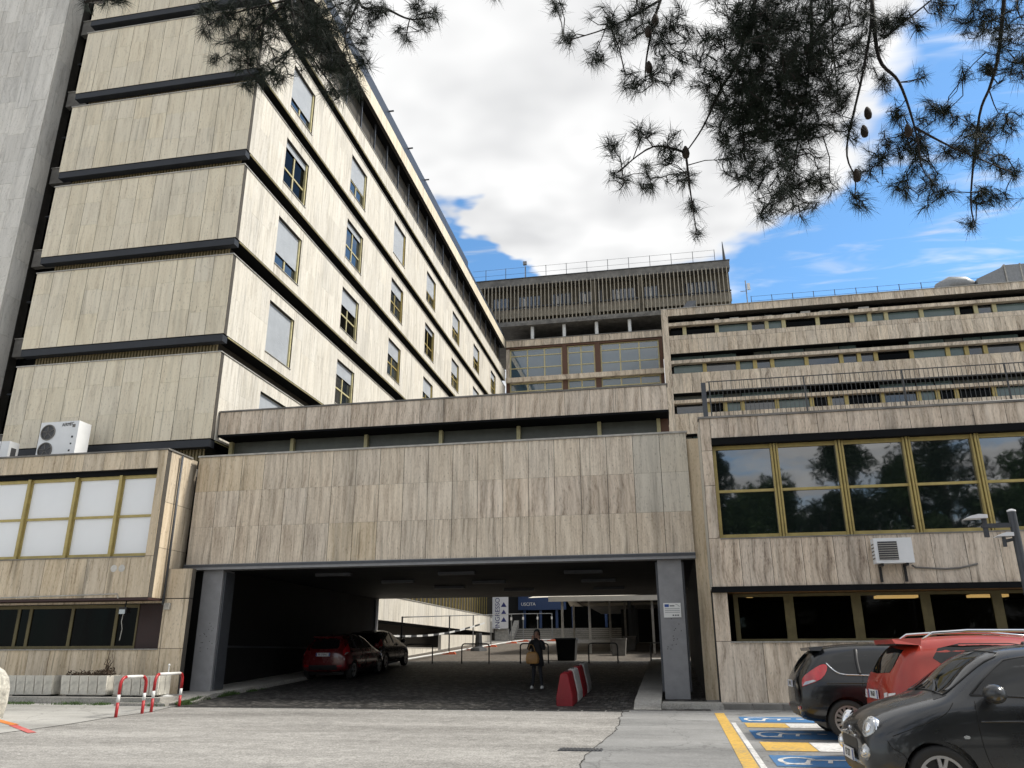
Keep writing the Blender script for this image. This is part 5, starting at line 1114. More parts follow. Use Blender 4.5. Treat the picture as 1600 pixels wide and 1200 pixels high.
# --- orange-red compact crossover between them
SUVS = [(x, zb + .06, wb * 1.02, w1 * 1.03, z1 + .05, w2 * 1.03, z2 + .10, w3 * 1.02, z3 + .12, w4 * 1.04, z4 + .115 + .02 * (.3 < x < 2.5), zt + .12 + .02 * (.3 < x < 2.5)) for (x, zb, wb, w1, z1, w2, z2, w3, z3, w4, z4, zt) in HATCH]
REDP = paint('orange_red_paint', (.33, .020, .006), metal=.0, rough=.35, coat=.4)
sv = Car('crossover', 'orange red compact crossover with silver roof rails between two dark cars', 'car', (2.66, 12.25, zg(12.25)), 0, SUVS, (.72, 3.21), .33, REDP, 'cars in the disabled bays', track=.765)
for x in (.72, 3.21):
    for sd in (-1, 1): sv.wheel(x, sd, .33, .225, .205, 5, 'Y')
sv.decal('rear_window', [(-.52, 1.14), (0, 1.12), (.52, 1.14), (.54, 1.22), (.47, 1.42), (0, 1.455), (-.47, 1.42), (-.54, 1.22)], 'F', CARGLASS, off=.004, step=.08, smooth=0)
MB().add([(.22, -.56, 1.50), (.22, .56, 1.50), (.52, .60, 1.48), (.52, -.60, 1.48), (.20, -.50, 1.56), (.20, .50, 1.56), (.55, .56, 1.57), (.55, -.56, 1.57)], [(0, 3, 2, 1), (4, 5, 6, 7), (0, 1, 5, 4), (1, 2, 6, 5), (2, 3, 7, 6), (3, 0, 4, 7)]).build('spoiler', REDP, sv.root, origin=(0, 0, 0))
bx('spoiler_underside', .23, .44, -.54, .54, 1.480, 1.496, CARBLACK, sv.root)
for sd, vw in ((-1, 'R'), (1, 'L')):
    sv.decal('side_windows', [(.62, 1.32), (.80, 1.17), (1.2, 1.12), (1.95, 1.09), (2.55, 1.08), (2.38, 1.26), (2.1, 1.43), (1.6, 1.50), (1.0, 1.50), (.72, 1.44)], vw, CARGLASS, off=.003, step=.08, smooth=0)
    sv.line('pillar', [(1.72, 1.10), (1.73, 1.3), (1.76, 1.5)], vw, CARBLACK, .06, .0)
    sv.line('door_gap', [(1.02, 1.08), (.98, .84), (1.06, .58), (1.12, .4)], vw, GAP, .008, .0); sv.line('door_gap', [(1.80, 1.06), (1.79, .7), (1.80, .37)], vw, GAP, .008, .0)
    for k in range(2): sv.line('flank_crease', [(.52 + k * .10, 1.12 - k * .03), (.72 + k * .1, 1.02 - k * .03), (.95 + k * .1, .97 - k * .03)], vw, REDP, .022, -.002)
    MB().tube([(.55, sd * .60, 1.555), (.68, sd * .62, 1.63), (1.1, sd * .625, 1.655), (1.8, sd * .62, 1.65), (2.3, sd * .61, 1.60), (2.42, sd * .60, 1.53)], [.012, .02, .022, .022, .02, .012], 8).build('roof_rail', CHROME, sv.root, smooth=True, origin=(0, 0, 0))
    pass
    for k in range(2): sv.decal('lamp_lens', [(sd * (.50 + k * .14), .89), (sd * (.60 + k * .14), .90), (sd * (.60 + k * .14), .80), (sd * (.50 + k * .14), .79)], 'F', PLATEW, off=.012, step=.03, smooth=0)
    sv.line('sill_line', [(1.1, .36), (1.9, .34), (2.8, .36)], vw, CARBLACK, .09, -.005)
sv.decal('bumper_insert', [(-.6, .60), (.6, .60), (.55, .42), (-.55, .42)], 'F', CARBLACK, off=.004, step=.1, smooth=0)
sv.plate(0, .86, 'F', 'FN 671', .50, .11, off=.02)
MB().bar((.30, 0, 1.16), (.14, .22, 1.19), .014, 6).build('rear_wiper', CARBLACK, sv.root, origin=(0, 0, 0))
bx('underbody', .4, 3.5, -.6, .6, .24, .6, CARBLACK, sv.root)
# --- two cars in the dark of the passage
REDP2 = paint('cherry_red_paint', (.11, .004, .006), rough=.25)
pc = hatch('hatchback', 'cherry red hatchback parked in the dark of the passage', (-11.5, 26.3, zg(26.7)), R(90), REDP2, RIM, 'cars in the passage', 'FR 278NC', trim=False, spokes=5)
pc.root.rotation_euler = (R(0), -math.atan(.05), R(90))
pk = hatch('hatchback', 'black car parked beyond the red one in the passage', (-12.0, 30.9, zg(31.2)), R(90), BLACKP, RIM, 'cars in the passage', 'DX 610', trim=False, spokes=5)
pk.root.rotation_euler = (R(0), -math.atan(.05), R(90))
# pine boughs: clumps (x, y, z, radius) and limbs, in metres
PR_BLOBS=[(-0.43,4.28,5.34,0.11),(-0.51,4.19,5.54,0.10),(-0.16,3.82,4.99,0.16),(-0.23,3.89,4.81,0.11),(-0.03,4.29,5.28,0.18),(0.08,4.20,5.41,0.16),(0.16,4.23,5.23,0.16),(-0.01,4.11,4.77,0.15),(0.22,4.28,4.98,0.20),(0.29,4.21,5.25,0.20),(0.42,4.27,5.08,0.20),(-0.16,4.12,4.35,0.11),(0.03,4.29,4.51,0.13),(0.15,4.32,4.42,0.17),(-0.15,4.51,4.35,0.12),(0.05,4.71,4.45,0.17),(0.24,4.72,4.43,0.15),(0.31,4.56,4.10,0.09),(0.32,4.56,3.92,0.07),(0.65,4.09,5.09,0.32),(0.79,4.04,4.86,0.36),(0.98,4.03,4.97,0.36),(0.64,4.33,4.80,0.28),(0.87,4.30,4.73,0.36),(1.10,4.34,4.84,0.32),(0.66,4.65,4.74,0.27),(0.83,4.48,4.59,0.32),(1.01,4.54,4.60,0.28),(0.61,4.35,4.26,0.19),(0.76,4.28,4.12,0.23),(0.96,4.48,4.27,0.21),(0.73,4.41,3.94,0.11),(0.99,4.65,4.16,0.20),(1.20,4.94,4.41,0.15),(0.90,4.73,4.22,0.15),(1.29,4.53,4.02,0.11),(1.49,4.90,4.49,0.17),(1.61,4.83,4.56,0.19),(1.76,4.80,4.59,0.19),(1.93,4.87,4.83,0.17),(1.81,4.89,4.44,0.19),(1.69,4.93,4.30,0.15),(1.78,4.71,4.11,0.16),(2.09,5.04,4.59,0.19),(2.21,4.99,4.76,0.19),(2.06,4.55,4.35,0.17),(2.28,4.97,4.45,0.15),(2.36,4.88,4.68,0.15),(2.34,4.84,4.27,0.10),(2.09,4.87,4.17,0.13),(2.22,4.88,4.13,0.11),(2.16,5.18,4.12,0.08),(1.58,4.41,5.17,0.19),(1.52,4.55,5.40,0.19),(1.65,4.32,5.17,0.13),(1.49,4.66,5.16,0.15),(1.63,4.75,5.02,0.11),(1.78,4.42,5.15,0.09),(1.96,4.47,5.33,0.13),(2.25,4.72,5.47,0.21),(2.39,4.65,5.35,0.24),(2.35,4.57,5.09,0.20),(2.31,4.47,4.82,0.16),(2.16,4.50,4.85,0.09),(2.09,4.71,4.99,0.09),(1.19,4.17,4.96,0.24),(1.33,4.72,4.95,0.16),(1.29,4.43,4.48,0.12),(0.52,4.59,4.87,0.16),(0.42,4.19,4.77,0.16),(2.05,4.93,4.84,0.12),(1.66,4.71,4.74,0.12),(1.79,4.55,4.89,0.07)]
PL_BLOBS=[(-2.99,4.02,5.81,0.17),(-3.06,4.13,5.72,0.09),(-2.85,4.10,5.80,0.23),(-2.77,4.02,5.51,0.19),(-2.87,3.99,5.33,0.08),(-2.76,4.18,5.46,0.19),(-2.88,4.45,5.47,0.09),(-2.68,4.29,5.41,0.16),(-2.42,4.04,5.16,0.15),(-2.70,4.31,5.75,0.23),(-2.66,4.20,5.89,0.23),(-2.52,4.35,5.90,0.25),(-2.33,4.07,5.37,0.22),(-2.30,4.37,5.63,0.23),(-2.11,3.97,5.51,0.25),(-2.13,4.33,5.67,0.23),(-2.05,4.21,5.29,0.19),(-2.09,4.24,5.10,0.11),(-2.09,4.57,5.45,0.16),(-1.84,4.15,5.25,0.14),(-1.92,4.30,5.61,0.13),(-2.11,4.36,5.98,0.23),(-1.80,4.12,5.63,0.17),(-1.71,4.10,5.66,0.13),(-1.72,4.50,5.84,0.08),(-1.58,4.31,5.55,0.08),(-1.51,4.44,5.81,0.12),(-1.31,4.10,5.52,0.10),(-1.49,4.22,5.74,0.13),(-3.71,3.68,5.69,0.06),(-3.79,3.93,5.92,0.07),(-3.42,3.69,5.65,0.08),(-1.01,4.60,6.12,0.06)]
PR_LIMBS=[[(1.23,4.35,6.31),(1.17,4.41,5.49),(1.11,4.45,5.02),(1.02,4.45,4.64),(0.94,4.50,4.30)],[(1.54,4.34,6.17),(1.53,4.39,5.41),(1.42,4.44,4.91),(1.26,4.48,4.39),(1.30,4.55,4.22)],[(1.53,4.39,5.41),(1.52,4.43,4.98),(1.62,4.46,4.80),(1.68,4.52,4.50),(1.69,4.56,4.24)],[(2.50,4.45,6.08),(2.33,4.63,5.17),(2.21,4.62,4.83),(2.10,4.62,4.60),(2.00,4.72,4.12),(2.00,4.77,3.95)],[(0.97,4.31,6.26),(0.81,4.34,5.49),(0.64,4.36,5.02),(0.52,4.31,4.79),(0.40,4.36,4.57),(0.28,4.35,4.39)],[(0.28,4.35,4.39),(0.08,4.25,4.39),(-0.15,4.26,4.24)],[(0.28,4.35,4.39),(0.29,4.39,4.13),(0.31,4.47,3.90)],[(0.49,4.34,6.23),(0.20,4.30,5.57),(0.09,4.31,5.17),(0.06,4.37,4.99)],[(0.20,4.30,5.57),(-0.11,4.21,5.33),(-0.40,4.11,5.17)],[(1.68,4.52,4.50),(1.89,4.56,4.35),(2.21,4.63,4.18)],[(1.56,4.40,5.10),(2.01,4.46,5.48)],[(1.36,4.38,5.97),(1.29,4.51,5.25),(1.28,4.55,4.82)],[(0.81,4.34,5.49),(0.68,4.46,4.90),(0.66,4.57,4.43)]]
PL_LIMBS=[[(-2.55,4.09,6.81),(-2.45,4.19,5.97),(-2.35,4.22,5.63),(-2.19,4.24,5.34),(-2.03,4.25,5.10)],[(-2.45,4.19,5.97),(-2.67,4.14,5.67),(-2.70,4.15,5.34)],[(-2.45,4.19,5.97),(-2.79,4.07,5.80),(-2.95,3.99,5.64)],[(-1.99,4.25,6.67),(-1.96,4.29,5.96),(-1.75,4.26,5.83),(-1.56,4.29,5.72),(-1.37,4.28,5.70)],[(-1.96,4.29,5.96),(-2.04,4.28,5.62),(-1.93,4.31,5.29)],[(-2.35,4.22,5.63),(-2.52,4.21,5.42)],[(-3.88,3.81,6.59),(-3.81,3.93,5.97)],[(-0.92,4.33,6.41),(-0.96,4.38,5.93)]]
CONES=[(0.15,4.17,5.29),(0.10,4.19,5.22),(0.09,4.26,5.00),(1.43,4.53,4.65),(1.40,4.56,4.54),(1.31,4.55,4.22),(1.64,4.52,4.48),(2.20,4.59,4.91),(0.28,4.35,4.39),(0.99,4.33,4.99)]
# ------------------------------------------------------------------ small things around the entrance
RED_PL = pm('red_plastic', (.21, .006, .012), .45, var=.15, scale=3); WHITE_PL = pm('white_plastic', (.38, .37, .355), .5, var=.15, scale=3)
REDPAINT = pm('red_rail_paint', (.40, .022, .025), .4, var=.15, scale=8)
# plastic barriers standing in a row along the passage
bl = ['red plastic road barrier nearest the driveway, first of its row', 'white plastic road barrier directly behind the nearest red one', 'red plastic road barrier third in the row along the passage', 'white plastic road barrier fourth in the row, deep in shade']
for k in range(4):
    y0 = 19.95 + k * 1.02; y1 = y0 + .98; zc = zg(y0 + .5); h_ = .74; X = -2.58 + .02 * k
    t = thing('road_barrier', bl[k], 'barrier', (X, y0, zg(y0)), 'plastic barriers in a row')
    prof = [(.215, 0), (.225, .03), (.225, .20), (.212, .26), (.19, .36), (.15, .52), (.12, .66), (.10, .72), (.06, .74)]
    out_ = [(-a, z) for a, z in prof] + [(a, z) for a, z in reversed(prof)]
    n = len(out_); vs = []; 
    secs = [(y0, .90), (y0 + .04, 1.0), (y1 - .04, 1.0), (y1, .90)]
    for (yy, s) in secs: vs += [(X + a * s * .9, yy, zg(yy) + z * (.985 if s < 1 else 1)) for a, z in out_]
    fs = [(i * n + q, i * n + (q + 1) % n, (i + 1) * n + (q + 1) % n, (i + 1) * n + q) for i in range(3) for q in range(n)] + [tuple(range(n - 1, -1, -1)), tuple(range(3 * n, 4 * n))]
    b_ = MB().add(vs, fs).build('shell', RED_PL if k % 2 == 0 else WHITE_PL, t)
    bx('seam', X - .203, X + .203, y0 - .004, y0 + .02, zg(y0) + .165, zg(y0) + .178, RED_PL if k % 2 == 0 else WHITE_PL, t)
    MB().lathe([(.05, 0), (.05, .025), (.04, .03)], 12, (X, y0 + .5, zg(y0 + .5) + .735)).build('filler_cap', CARBLACK, t)
# red and white hoops at the pavement corner
def hoop(label, a, b):
    a, b = Vector(a), Vector(b); t = thing('kerb_hoop', label, 'hoop barrier', ((a.x + b.x) / 2, (a.y + b.y) / 2, zg(a.y)), 'red and white hoops')
    L_ = (b - a); w_ = Vector((L_.x, L_.y, 0)); u = w_.normalized(); H = .82; rc = .16
    path = [a + Vector((0, 0, z)) for z in (-.05, .12, .3, .46, H - rc)] + [a + u * (rc - rc * math.cos(R(q))) + Vector((0, 0, H - rc + rc * math.sin(R(q)))) for q in (22, 45, 67, 90)]
    za = a.z; bb_ = Vector((b.x, b.y, za))
    path += [bb_ - u * (rc - rc * math.sin(R(q))) + Vector((0, 0, H - rc + rc * math.cos(R(q)))) for q in (0, 22, 45, 67, 90)] + [bb_ + Vector((0, 0, z)) for z in (.46, .3, .12)] + [Vector((b.x, b.y, b.z - .05))]
    cols = [REDPAINT, REDPAINT, WHITEP, REDPAINT, REDPAINT, REDPAINT, REDPAINT, REDPAINT, WHITEP, REDPAINT, REDPAINT, REDPAINT, REDPAINT, REDPAINT, WHITEP, REDPAINT, REDPAINT]
    i = 0
    while i < len(path) - 1:
        j = i
        while j < len(path) - 2 and cols[j + 1] is cols[i]: j += 1
        MB().tube(path[i:j + 2], .034 if cols[i] is REDPAINT else .0338, 12).build('red_band' if cols[i] is REDPAINT else 'white_band', cols[i], t, smooth=True); i = j + 1
hoop('red and white hoop nearer the road, left of its twin', (-11.96, 16.6, zg(16.6)), (-11.92, 17.45, zg(17.45)))
hoop('red and white hoop nearer the grey pillar', (-11.93, 17.8, zg(17.8)), (-12.12, 19.2, zg(19.2)))
# ribbed concrete planters against the left wing
pls = ['ribbed concrete planter at left, cut by the rounded concrete block', 'ribbed concrete planter with dead plant, middle of three', 'ribbed concrete planter behind the red and white hoops']
PLM = pm('weathered_concrete', (.60, .575, .51), .9, var=.35, scale=5, bump=.4)
for k, (xa, xb) in enumerate(((-17.75, -16.35), (-16.1, -14.72), (-14.52, -13.2))):
    t = thing('concrete_planter', pls[k], 'planter', ((xa + xb) / 2, 20.1, .375), 'ribbed planters'); n = 5; w_ = (xb - xa) / n
    y0, y1, z0, z1 = 19.84, 20.40, .43, .90
    MB().box(xa + .06, xb - .06, y0 + .07, y1, z0 - .02, z1 - .05).build('tub', PLM, t); bx('foot', xa + .15, xb - .15, y0 + .12, y1 - .05, .375, z0 - .021, BLACKIN, t)
    for q in range(n):
        a, c = xa + q * w_ + .008, xa + (q + 1) * w_ - .008; ins = .05
        MB().add([(a + .01, y0 + .05, z0), (c - .01, y0 + .05, z0), (c, y0, z1), (a, y0, z1), (a + .01, y0 + .12, z0), (c - .01, y0 + .12, z0), (c, y0 + .068, z1), (a, y0 + .068, z1)], [(0, 1, 2, 3), (7, 6, 5, 4), (0, 4, 5, 1), (1, 5, 6, 2), (2, 6, 7, 3), (3, 7, 4, 0)]).build('rib_panel', PLM, t)
    for q in range(2): bx('end_panel', xb - .055, xb, y0 + .075 + q * .24, y0 + .30 + q * .24, z0, z1, PLM, t)
dpn = thing('dead_plant', 'dried brown plant sprawling over the middle concrete planter', 'plant', (-15.4, 20.1, .86)); DRY = pm('dry_brown_plant', (.05, .032, .018), .9, var=.4)
pr = random.Random(9); tm = MB()
for k in range(60):
    x = pr.uniform(-16.0, -14.85); p = [Vector((x, pr.uniform(19.9, 20.3), .86))]
    for q in range(4): p.append(p[-1] + Vector((pr.uniform(-.12, .16), pr.uniform(-.06, .06), pr.uniform(-.02, .07))))
    tm.tube(p, [.012, .010, .008, .006, .004], 4)
for k in range(10):
    p = [Vector((-14.95, 20.1, .86))]
    for q in range(6): p.append(p[-1] + Vector((pr.uniform(-.06, .07), pr.uniform(-.05, .05), pr.uniform(.0, .16) if k < 7 else pr.uniform(-.12, .02))))
    tm.tube(p, [.02, .018, .015, .012, .009, .006, .004], 5)
for k in range(500):
    x = pr.uniform(-16.0, -14.8); z = .87 + abs(pr.gauss(0, .05)) + (.12 if x > -15.1 else 0) * pr.random(); c = Vector((x, pr.uniform(19.85, 20.3), z)); a = Vector((pr.uniform(-1, 1), pr.uniform(-1, 1), pr.uniform(-1, 1))).normalized() * .035; b = a.orthogonal().normalized() * .02
    tm.add([c - a, c + b, c + a, c - b], [(0, 1, 2, 3)])
tm.build('dry_stems', DRY, dpn, fixn=False, kind='stuff')
sdn = thing('sign_stand', 'thin white post on a round base beside the pillar', 'post', (-13.25, 20.3, .375)); MB().lathe([(.20, .375), (.20, .39), (.05, .42), (.03, .43)], 20, (-13.25, 20.3, 0)).build('base', WHITEP, sdn, smooth=False); MB().bar((-13.25, 20.3, .43), (-13.25, 20.3, 1.12), .018, 8).build('post', WHITEP, sdn); MB().lathe([(.01, 1.12), (.035, 1.15), (.02, 1.19)], 8, (-13.25, 20.3, 0)).build('knob', WHITEP, sdn)
# rounded concrete block cut by the left edge
cbk = thing('concrete_block', 'rough pale concrete block with rounded top at the left edge', 'concrete block', (-14.4, 15.6, zg(15.5)))
pf = [(x - .58, z) for x, z in [(-15.3, .09), (-13.76, .09), (-13.70, .45), (-13.71, .75), (-13.78, .95), (-13.92, 1.10), (-14.12, 1.19), (-14.5, 1.22), (-15.3, 1.22)]]
ROUGHC = pm('rough_pale_concrete', (.50, .48, .42), .95, var=.5, scale=7, bump=.9, fine=26)
MB().prism(pf, 'Y', 15.5, 16.1).build('block', ROUGHC, cbk)
# weeds along the pavement edges
def grass(name, label, segs, n, seed, h0=.10):
    g = random.Random(seed); mb = MB()
    for k in range(n):
        a, b = segs[g.randrange(len(segs))]; t = g.random(); p = Vector(a).lerp(Vector(b), t) + Vector((g.gauss(0, .05), g.gauss(0, .10), 0)); dens = mnoise.noise(Vector((p.x * 1.4, p.y * 1.4, 3)))
        if dens < -.12: continue
        h_ = h0 * g.uniform(.4, 1.1) * (.7 + dens); l = Vector((g.uniform(-.6, .6), g.uniform(-.6, .6), 1)).normalized(); w_ = Vector((g.uniform(-1, 1), g.uniform(-1, 1), 0)).normalized() * .007
        mb.add([p - w_, p + w_, p + w_ * .6 + l * h_ * .6, p - w_ * .6 + l * h_ * .6, p + l * h_ + Vector((l.x, l.y, -.1)) * h_ * .4], [(0, 1, 2, 3), (3, 2, 4)])
    o = mb.build(name, GRASS, fixn=False); tag(o, label, 'grass', kind='stuff')
GRASS = pm('weed_green', (.055, .105, .022), .8, var=.5, scale=9)
grass('weeds', 'green weeds growing along the left pavement edge', [((-18.5, 19.42, zg(19.4)), (-14.0, 19.40, zg(19.4))), ((-14.6, 19.45, .19), (-12.6, 19.35, .19)), ((-12.55, 19.3, .2), (-12.35, 21.0, .3)), ((-12.4, 20.2, .24), (-12.15, 23.5, .42)), ((-12.9, 19.3, .2), (-12.1, 19.6, .22))], 9000, 4, .13)
bx('fallen_plank', -13.9, -12.5, 19.15, 19.35, zg(19.2), zg(19.2) + .07, PAVE)
tag(bpy.data.objects['fallen_plank'], 'broken kerb strip lying by the red and white hoops', 'kerb')
# floodlight under the left wing
fl = thing('wall_floodlight', 'small black floodlight hanging under the left wing overhang', 'lamp', (-15.05, 20.6, 2.5)); bx('housing', -15.17, -14.93, 20.5, 20.68, 2.52, 2.68, CARBLACK, fl); bx('lens', -15.14, -14.96, 20.485, 20.499, 2.50, 2.62, LENS, fl); MB().bar((-15.05, 20.6, 2.68), (-15.05, 20.62, 2.86), .02).build('bracket', CARBLACK, fl)
MB().tube([(-15.08, 20.6, 2.52), (-15.1, 20.6, 2.3), (-15.06, 20.62, 2.1), (-15.09, 20.62, 1.8)], .012, 6).build('hanging_cable', CONC_W, fl)
# condensers
def fan(mb_, x, y, z, r):
    mb_.lathe([(r, 0), (r, -.02), (r * .88, -.02), (r * .88, .0)], 28, (x, y, z), axis='Y')
FANDK = pm('fan_grille', (.06, .06, .065), .6, var=.2)
def condenser(label, x0, x1, y0, y1, z0, z1, text):
    t = thing('air_conditioner', label, 'air conditioner', ((x0 + x1) / 2, (y0 + y1) / 2, z0), 'outdoor units on the left wing roof')
    bx('casing', x0, x1, y0, y1, z0, z1, ACWHITE, t); w_ = x1 - x0; r = .215 * (z1 - z0) / 1.28
    if text:
        for zc in (z1 - .34, z1 - .92):
            xc = x0 + .31; d_ = MB(); d_.lathe([(.001, -.004), (r * .9, -.004), (r * .9, 0)], 28, (xc, y0 - .001, zc), axis='Y'); dk = d_.build('fan', FANDK, t)
            rg_ = MB(); fan(rg_, xc, y0 - .004, zc, r * 1.08); rg_.build('fan_ring', CONC, dk)
            for q in range(5): a = R(72 * q + 10); MB().tube([(xc + math.cos(a) * .03, y0 - .012, zc + math.sin(a) * .03), (xc + math.cos(a + .25) * r * .5, y0 - .012, zc + math.sin(a + .25) * r * .5), (xc + math.cos(a + .3) * r, y0 - .012, zc + math.sin(a + .3) * r)], .011, 5).build('fan_guard', CONC, dk)
        text_mesh('logo', 'AERMEC', .15, CARBLACK, t, (x0 + .98, y0 - .004, z1 - .11), (R(90), R(-3), 0), sx=.75)
        for (a, c, s) in ((x1 - .17, z1 - .16, .10), (x1 - .17, z1 - .52, .06), (x1 - .18, z1 - .74, .05), (x1 - .20, z1 - .96, .06)): bx('port', a - s / 2, a + s / 2, y0 - .006, y0 - .001, c - s / 2, c + s / 2, CARBLACK if s < .09 else CONC, t)
    else:
        bx('panel_gap', x1 - .32, x1 - .31, y0 - .003, y0, z0, z1, CONC, t); bx('side_grille', x1 + .001, x1 + .006, y0 + .10, y1 - .1, z0 + .1, z1 - .2, FANDK, t); bx('label_plate', x0 + .05, x0 + .25, y0 - .004, y0 - .001, z1 - .2, z1 - .12, CARBLACK, t)
condenser('large white twin fan condenser on the left wing roof', -19.27, -17.9, 20.95, 21.5, 7.0, 8.42, True)
condenser('smaller white condenser at the left edge on the wing roof', -21.2, -20.3, 20.95, 21.35, 6.96, 7.88, False)
wa = thing('wall_air_conditioner', 'white air conditioner on brackets below the mirrored windows', 'air conditioner', (5.18, 20.0, 3.36))
bx('casing', 4.75, 5.58, 19.84, 20.12, 3.37, 3.94, ACWHITE, wa)
bx('grille_back', 4.83, 5.25, 19.832, 19.839, 3.44, 3.86, FANDK, wa)
for q in range(8): bx('grille_slat', 4.83, 5.25, 19.815, 19.831, 3.45 + q * .051, 3.463 + q * .051, CONC_W, wa)
for q in range(5): bx('side_louvre', 4.742, 4.749, 19.88, 20.08, 3.47 + q * .08, 3.50 + q * .08, CONC, wa)
for x in (4.86, 5.40): b_ = MB(); b_.box(x, x + .05, 19.86, 20.19, 3.31, 3.369).box(x, x + .05, 20.12, 20.19, 2.97, 3.309); b_.build('bracket', CARBLACK, wa)
MB().tube([(5.58, 20.1, 3.33), (5.66, 20.17, 3.29), (6.3, 20.17, 3.24), (6.62, 20.17, 3.26), (7.0, 20.17, 3.34)], .022, 8).build('drain_pipe', CONC, wa, smooth=True)
# street lamp at the right edge
lp = thing('lamp_post', 'dark grey lamp post with two flat heads at the right edge', 'street lamp', (6.68, 17, zg(17)))
MB().bar((6.68, 17, zg(17)), (6.68, 17, 4.02), .075, 14).build('pole', STEEL_DK, lp, smooth=False); MB().lathe([(.08, 4.02), (.08, 4.05), (.03, 4.07)], 14, (6.68, 17, 0)).build('cap', ACWHITE, lp)
MB().box(6.1, 6.62, 16.96, 17.04, 3.72, 3.80).box(6.12, 6.2, 16.97, 17.03, 3.54, 3.95).build('arm', STEEL_DK, lp)
def head(x0, x1, z):
    out_ = [(x0, z + .02), (x0 + .1, z + .07), (x0 + (x1 - x0) * .6, z + .10), (x1, z + .09), (x1, z + .02)]
    return MB().prism(out_, 'Y', 16.88, 17.12).build('lamp_head', ACWHITE, lp)
head(5.80, 6.20, 3.88); head(6.30, 6.60, 3.52)
MB().bar((6.45, 17, 3.35), (6.45, 17, 3.55), .035).bar((6.45, 17, 3.45), (6.66, 17, 3.50), .03).build('arm', STEEL_DK, lp)
# plaque on the right pillar
pq = thing('info_plaque', 'white information plaque with small blue flag on the right pillar', 'sign', (.06, 21.6, 2.3))
bx('panel', -.16, .28, 21.595, 21.617, 2.29, 2.65, WHITEP, pq); bx('flag', -.13, -.02, 21.591, 21.594, 2.55, 2.62, PLATEB, pq)
bx('heading_bar', .0, .12, 21.591, 21.594, 2.565, 2.59, STEEL_DK, pq); MB().tube([(.15, 21.592, 2.62), (.20, 21.592, 2.60), (.25, 21.592, 2.56)], .006, 5).build('emblem', STEELGREY, pq)
for q in range(3): bx('text_line', -.13, .25, 21.591, 21.594, 2.50 - q * .045, 2.515 - q * .045, pm('print_grey', (.35, .35, .36), .6) if 'print_grey' not in MATS else MATS['print_grey'], pq)
for q in range(3): bx('logo_mark', .06 + q * .06, .10 + q * .06, 21.591, 21.594, 2.33, 2.36, STEEL_DK, pq)

# ------------------------------------------------------------------ person in the passage
SKIN = pm('skin', (.30, .17, .115), .5, var=.1); DARKCLOTH = pm('dark_cloth', (.010, .010, .013), .9, var=.3, scale=12); JEANS = pm('dark_trousers', (.010, .011, .015), .9, var=.3); HAIR = pm('dark_hair', (.010, .008, .006), .6, var=.3, scale=20); SHOE = pm('white_shoes', (.62, .62, .60), .6, var=.1); TAN = pm('tan_leather', (.28, .15, .045), .5, var=.25, scale=6)
def skin_mesh(nodes, edges, sub=2, rootv=0):
    me = bpy.data.meshes.new('sk'); me.from_pydata([n[:3] for n in nodes], edges, []); o = bpy.data.objects.new('sk', me); COL.objects.link(o)
    m = o.modifiers.new('skin', 'SKIN'); m.use_smooth_shade = True; m.branch_smoothing = .3
    sv_ = me.skin_vertices[0].data if len(me.skin_vertices) else None
    if sv_ is None:
        bpy.context.view_layer.objects.active = o; 
        bm = bmesh.new(); bm.from_mesh(me); bm.verts.layers.skin.verify(); bm.to_mesh(me); bm.free(); sv_ = me.skin_vertices[0].data
    for i, n in enumerate(nodes):
        r = n[3] if isinstance(n[3], tuple) else (n[3], n[3]); sv_[i].radius = r; sv_[i].use_root = (i == rootv)
    q = o.modifiers.new('s', 'SUBSURF'); q.levels = sub; q.render_levels = sub
    r = bpy.data.meshes.new_from_object(o.evaluated_get(bpy.context.evaluated_depsgraph_get())); bpy.data.objects.remove(o)
    r.polygons.foreach_set('use_smooth', [True] * len(r.polygons)); return r
pe = thing('person', 'person in dark clothes and white shoes raising both hands to the face', 'person', (-3.93, 24.3, zg(24.3)), None, 0.0)
Nn = []; E_ = []
def nd_(x, y, z, r, par=None):
    Nn.append((x, y, z, r)); 
    if par is not None: E_.append((par, len(Nn) - 1))
    return len(Nn) - 1
pel = nd_(0, 0, .86, (.135, .10)); ab_ = nd_(0, 0, 1.0, (.115, .085), pel); ch = nd_(0, 0, 1.18, (.135, .095), ab_); sh = nd_(0, .01, 1.32, (.10, .075), ch); nk = nd_(0, 0, 1.40, .05, sh); hd0 = nd_(0, -.015, 1.465, (.062, .072), nk); hd1 = nd_(0, -.02, 1.53, (.076, .09), hd0); hd2 = nd_(0, -.01, 1.59, (.062, .075), hd1)
hands = []
for s in (-1, 1):
    hp_ = nd_(s * .085, 0, .80, .085, pel); kn = nd_(s * .10, -.015, .46, .058, hp_); an = nd_(s * .135, .01, .10, .04, kn); nd_(s * .15, -.12, .04, .036, an)
    s1 = nd_(s * .165, .0, 1.30, .055, sh); el = nd_(s * .235, -.10, 1.08, .042, s1); wr_ = nd_(s * .115, -.22, 1.33, .028, el); pm1 = nd_(s * .085, -.215, 1.39, (.034, .018), wr_); hands.append((s, pm1))
    for q in range(4):
        b0 = nd_(s * (.085 + (q - 1.5) * .019), -.205, 1.425, .0095, pm1); b1 = nd_(s * (.078 + (q - 1.5) * .017), -.185, 1.455 + (.006 if q in (1, 2) else 0), .0085, b0); nd_(s * (.07 + (q - 1.5) * .016), -.16, 1.468, .0075, b1)
    t0 = nd_(s * .05, -.20, 1.40, .0105, pm1); nd_(s * .04, -.17, 1.425, .009, t0)
bmsh = skin_mesh(Nn, E_, 2)
for m in (SKIN, DARKCLOTH, JEANS): bmsh.materials.append(m)
for p in bmsh.polygons:
    c = p.center; p.material_index = 0 if (c.z > 1.395 or (c.z > 1.34 and c.y < -.17)) else (1 if c.z > .84 else 2)
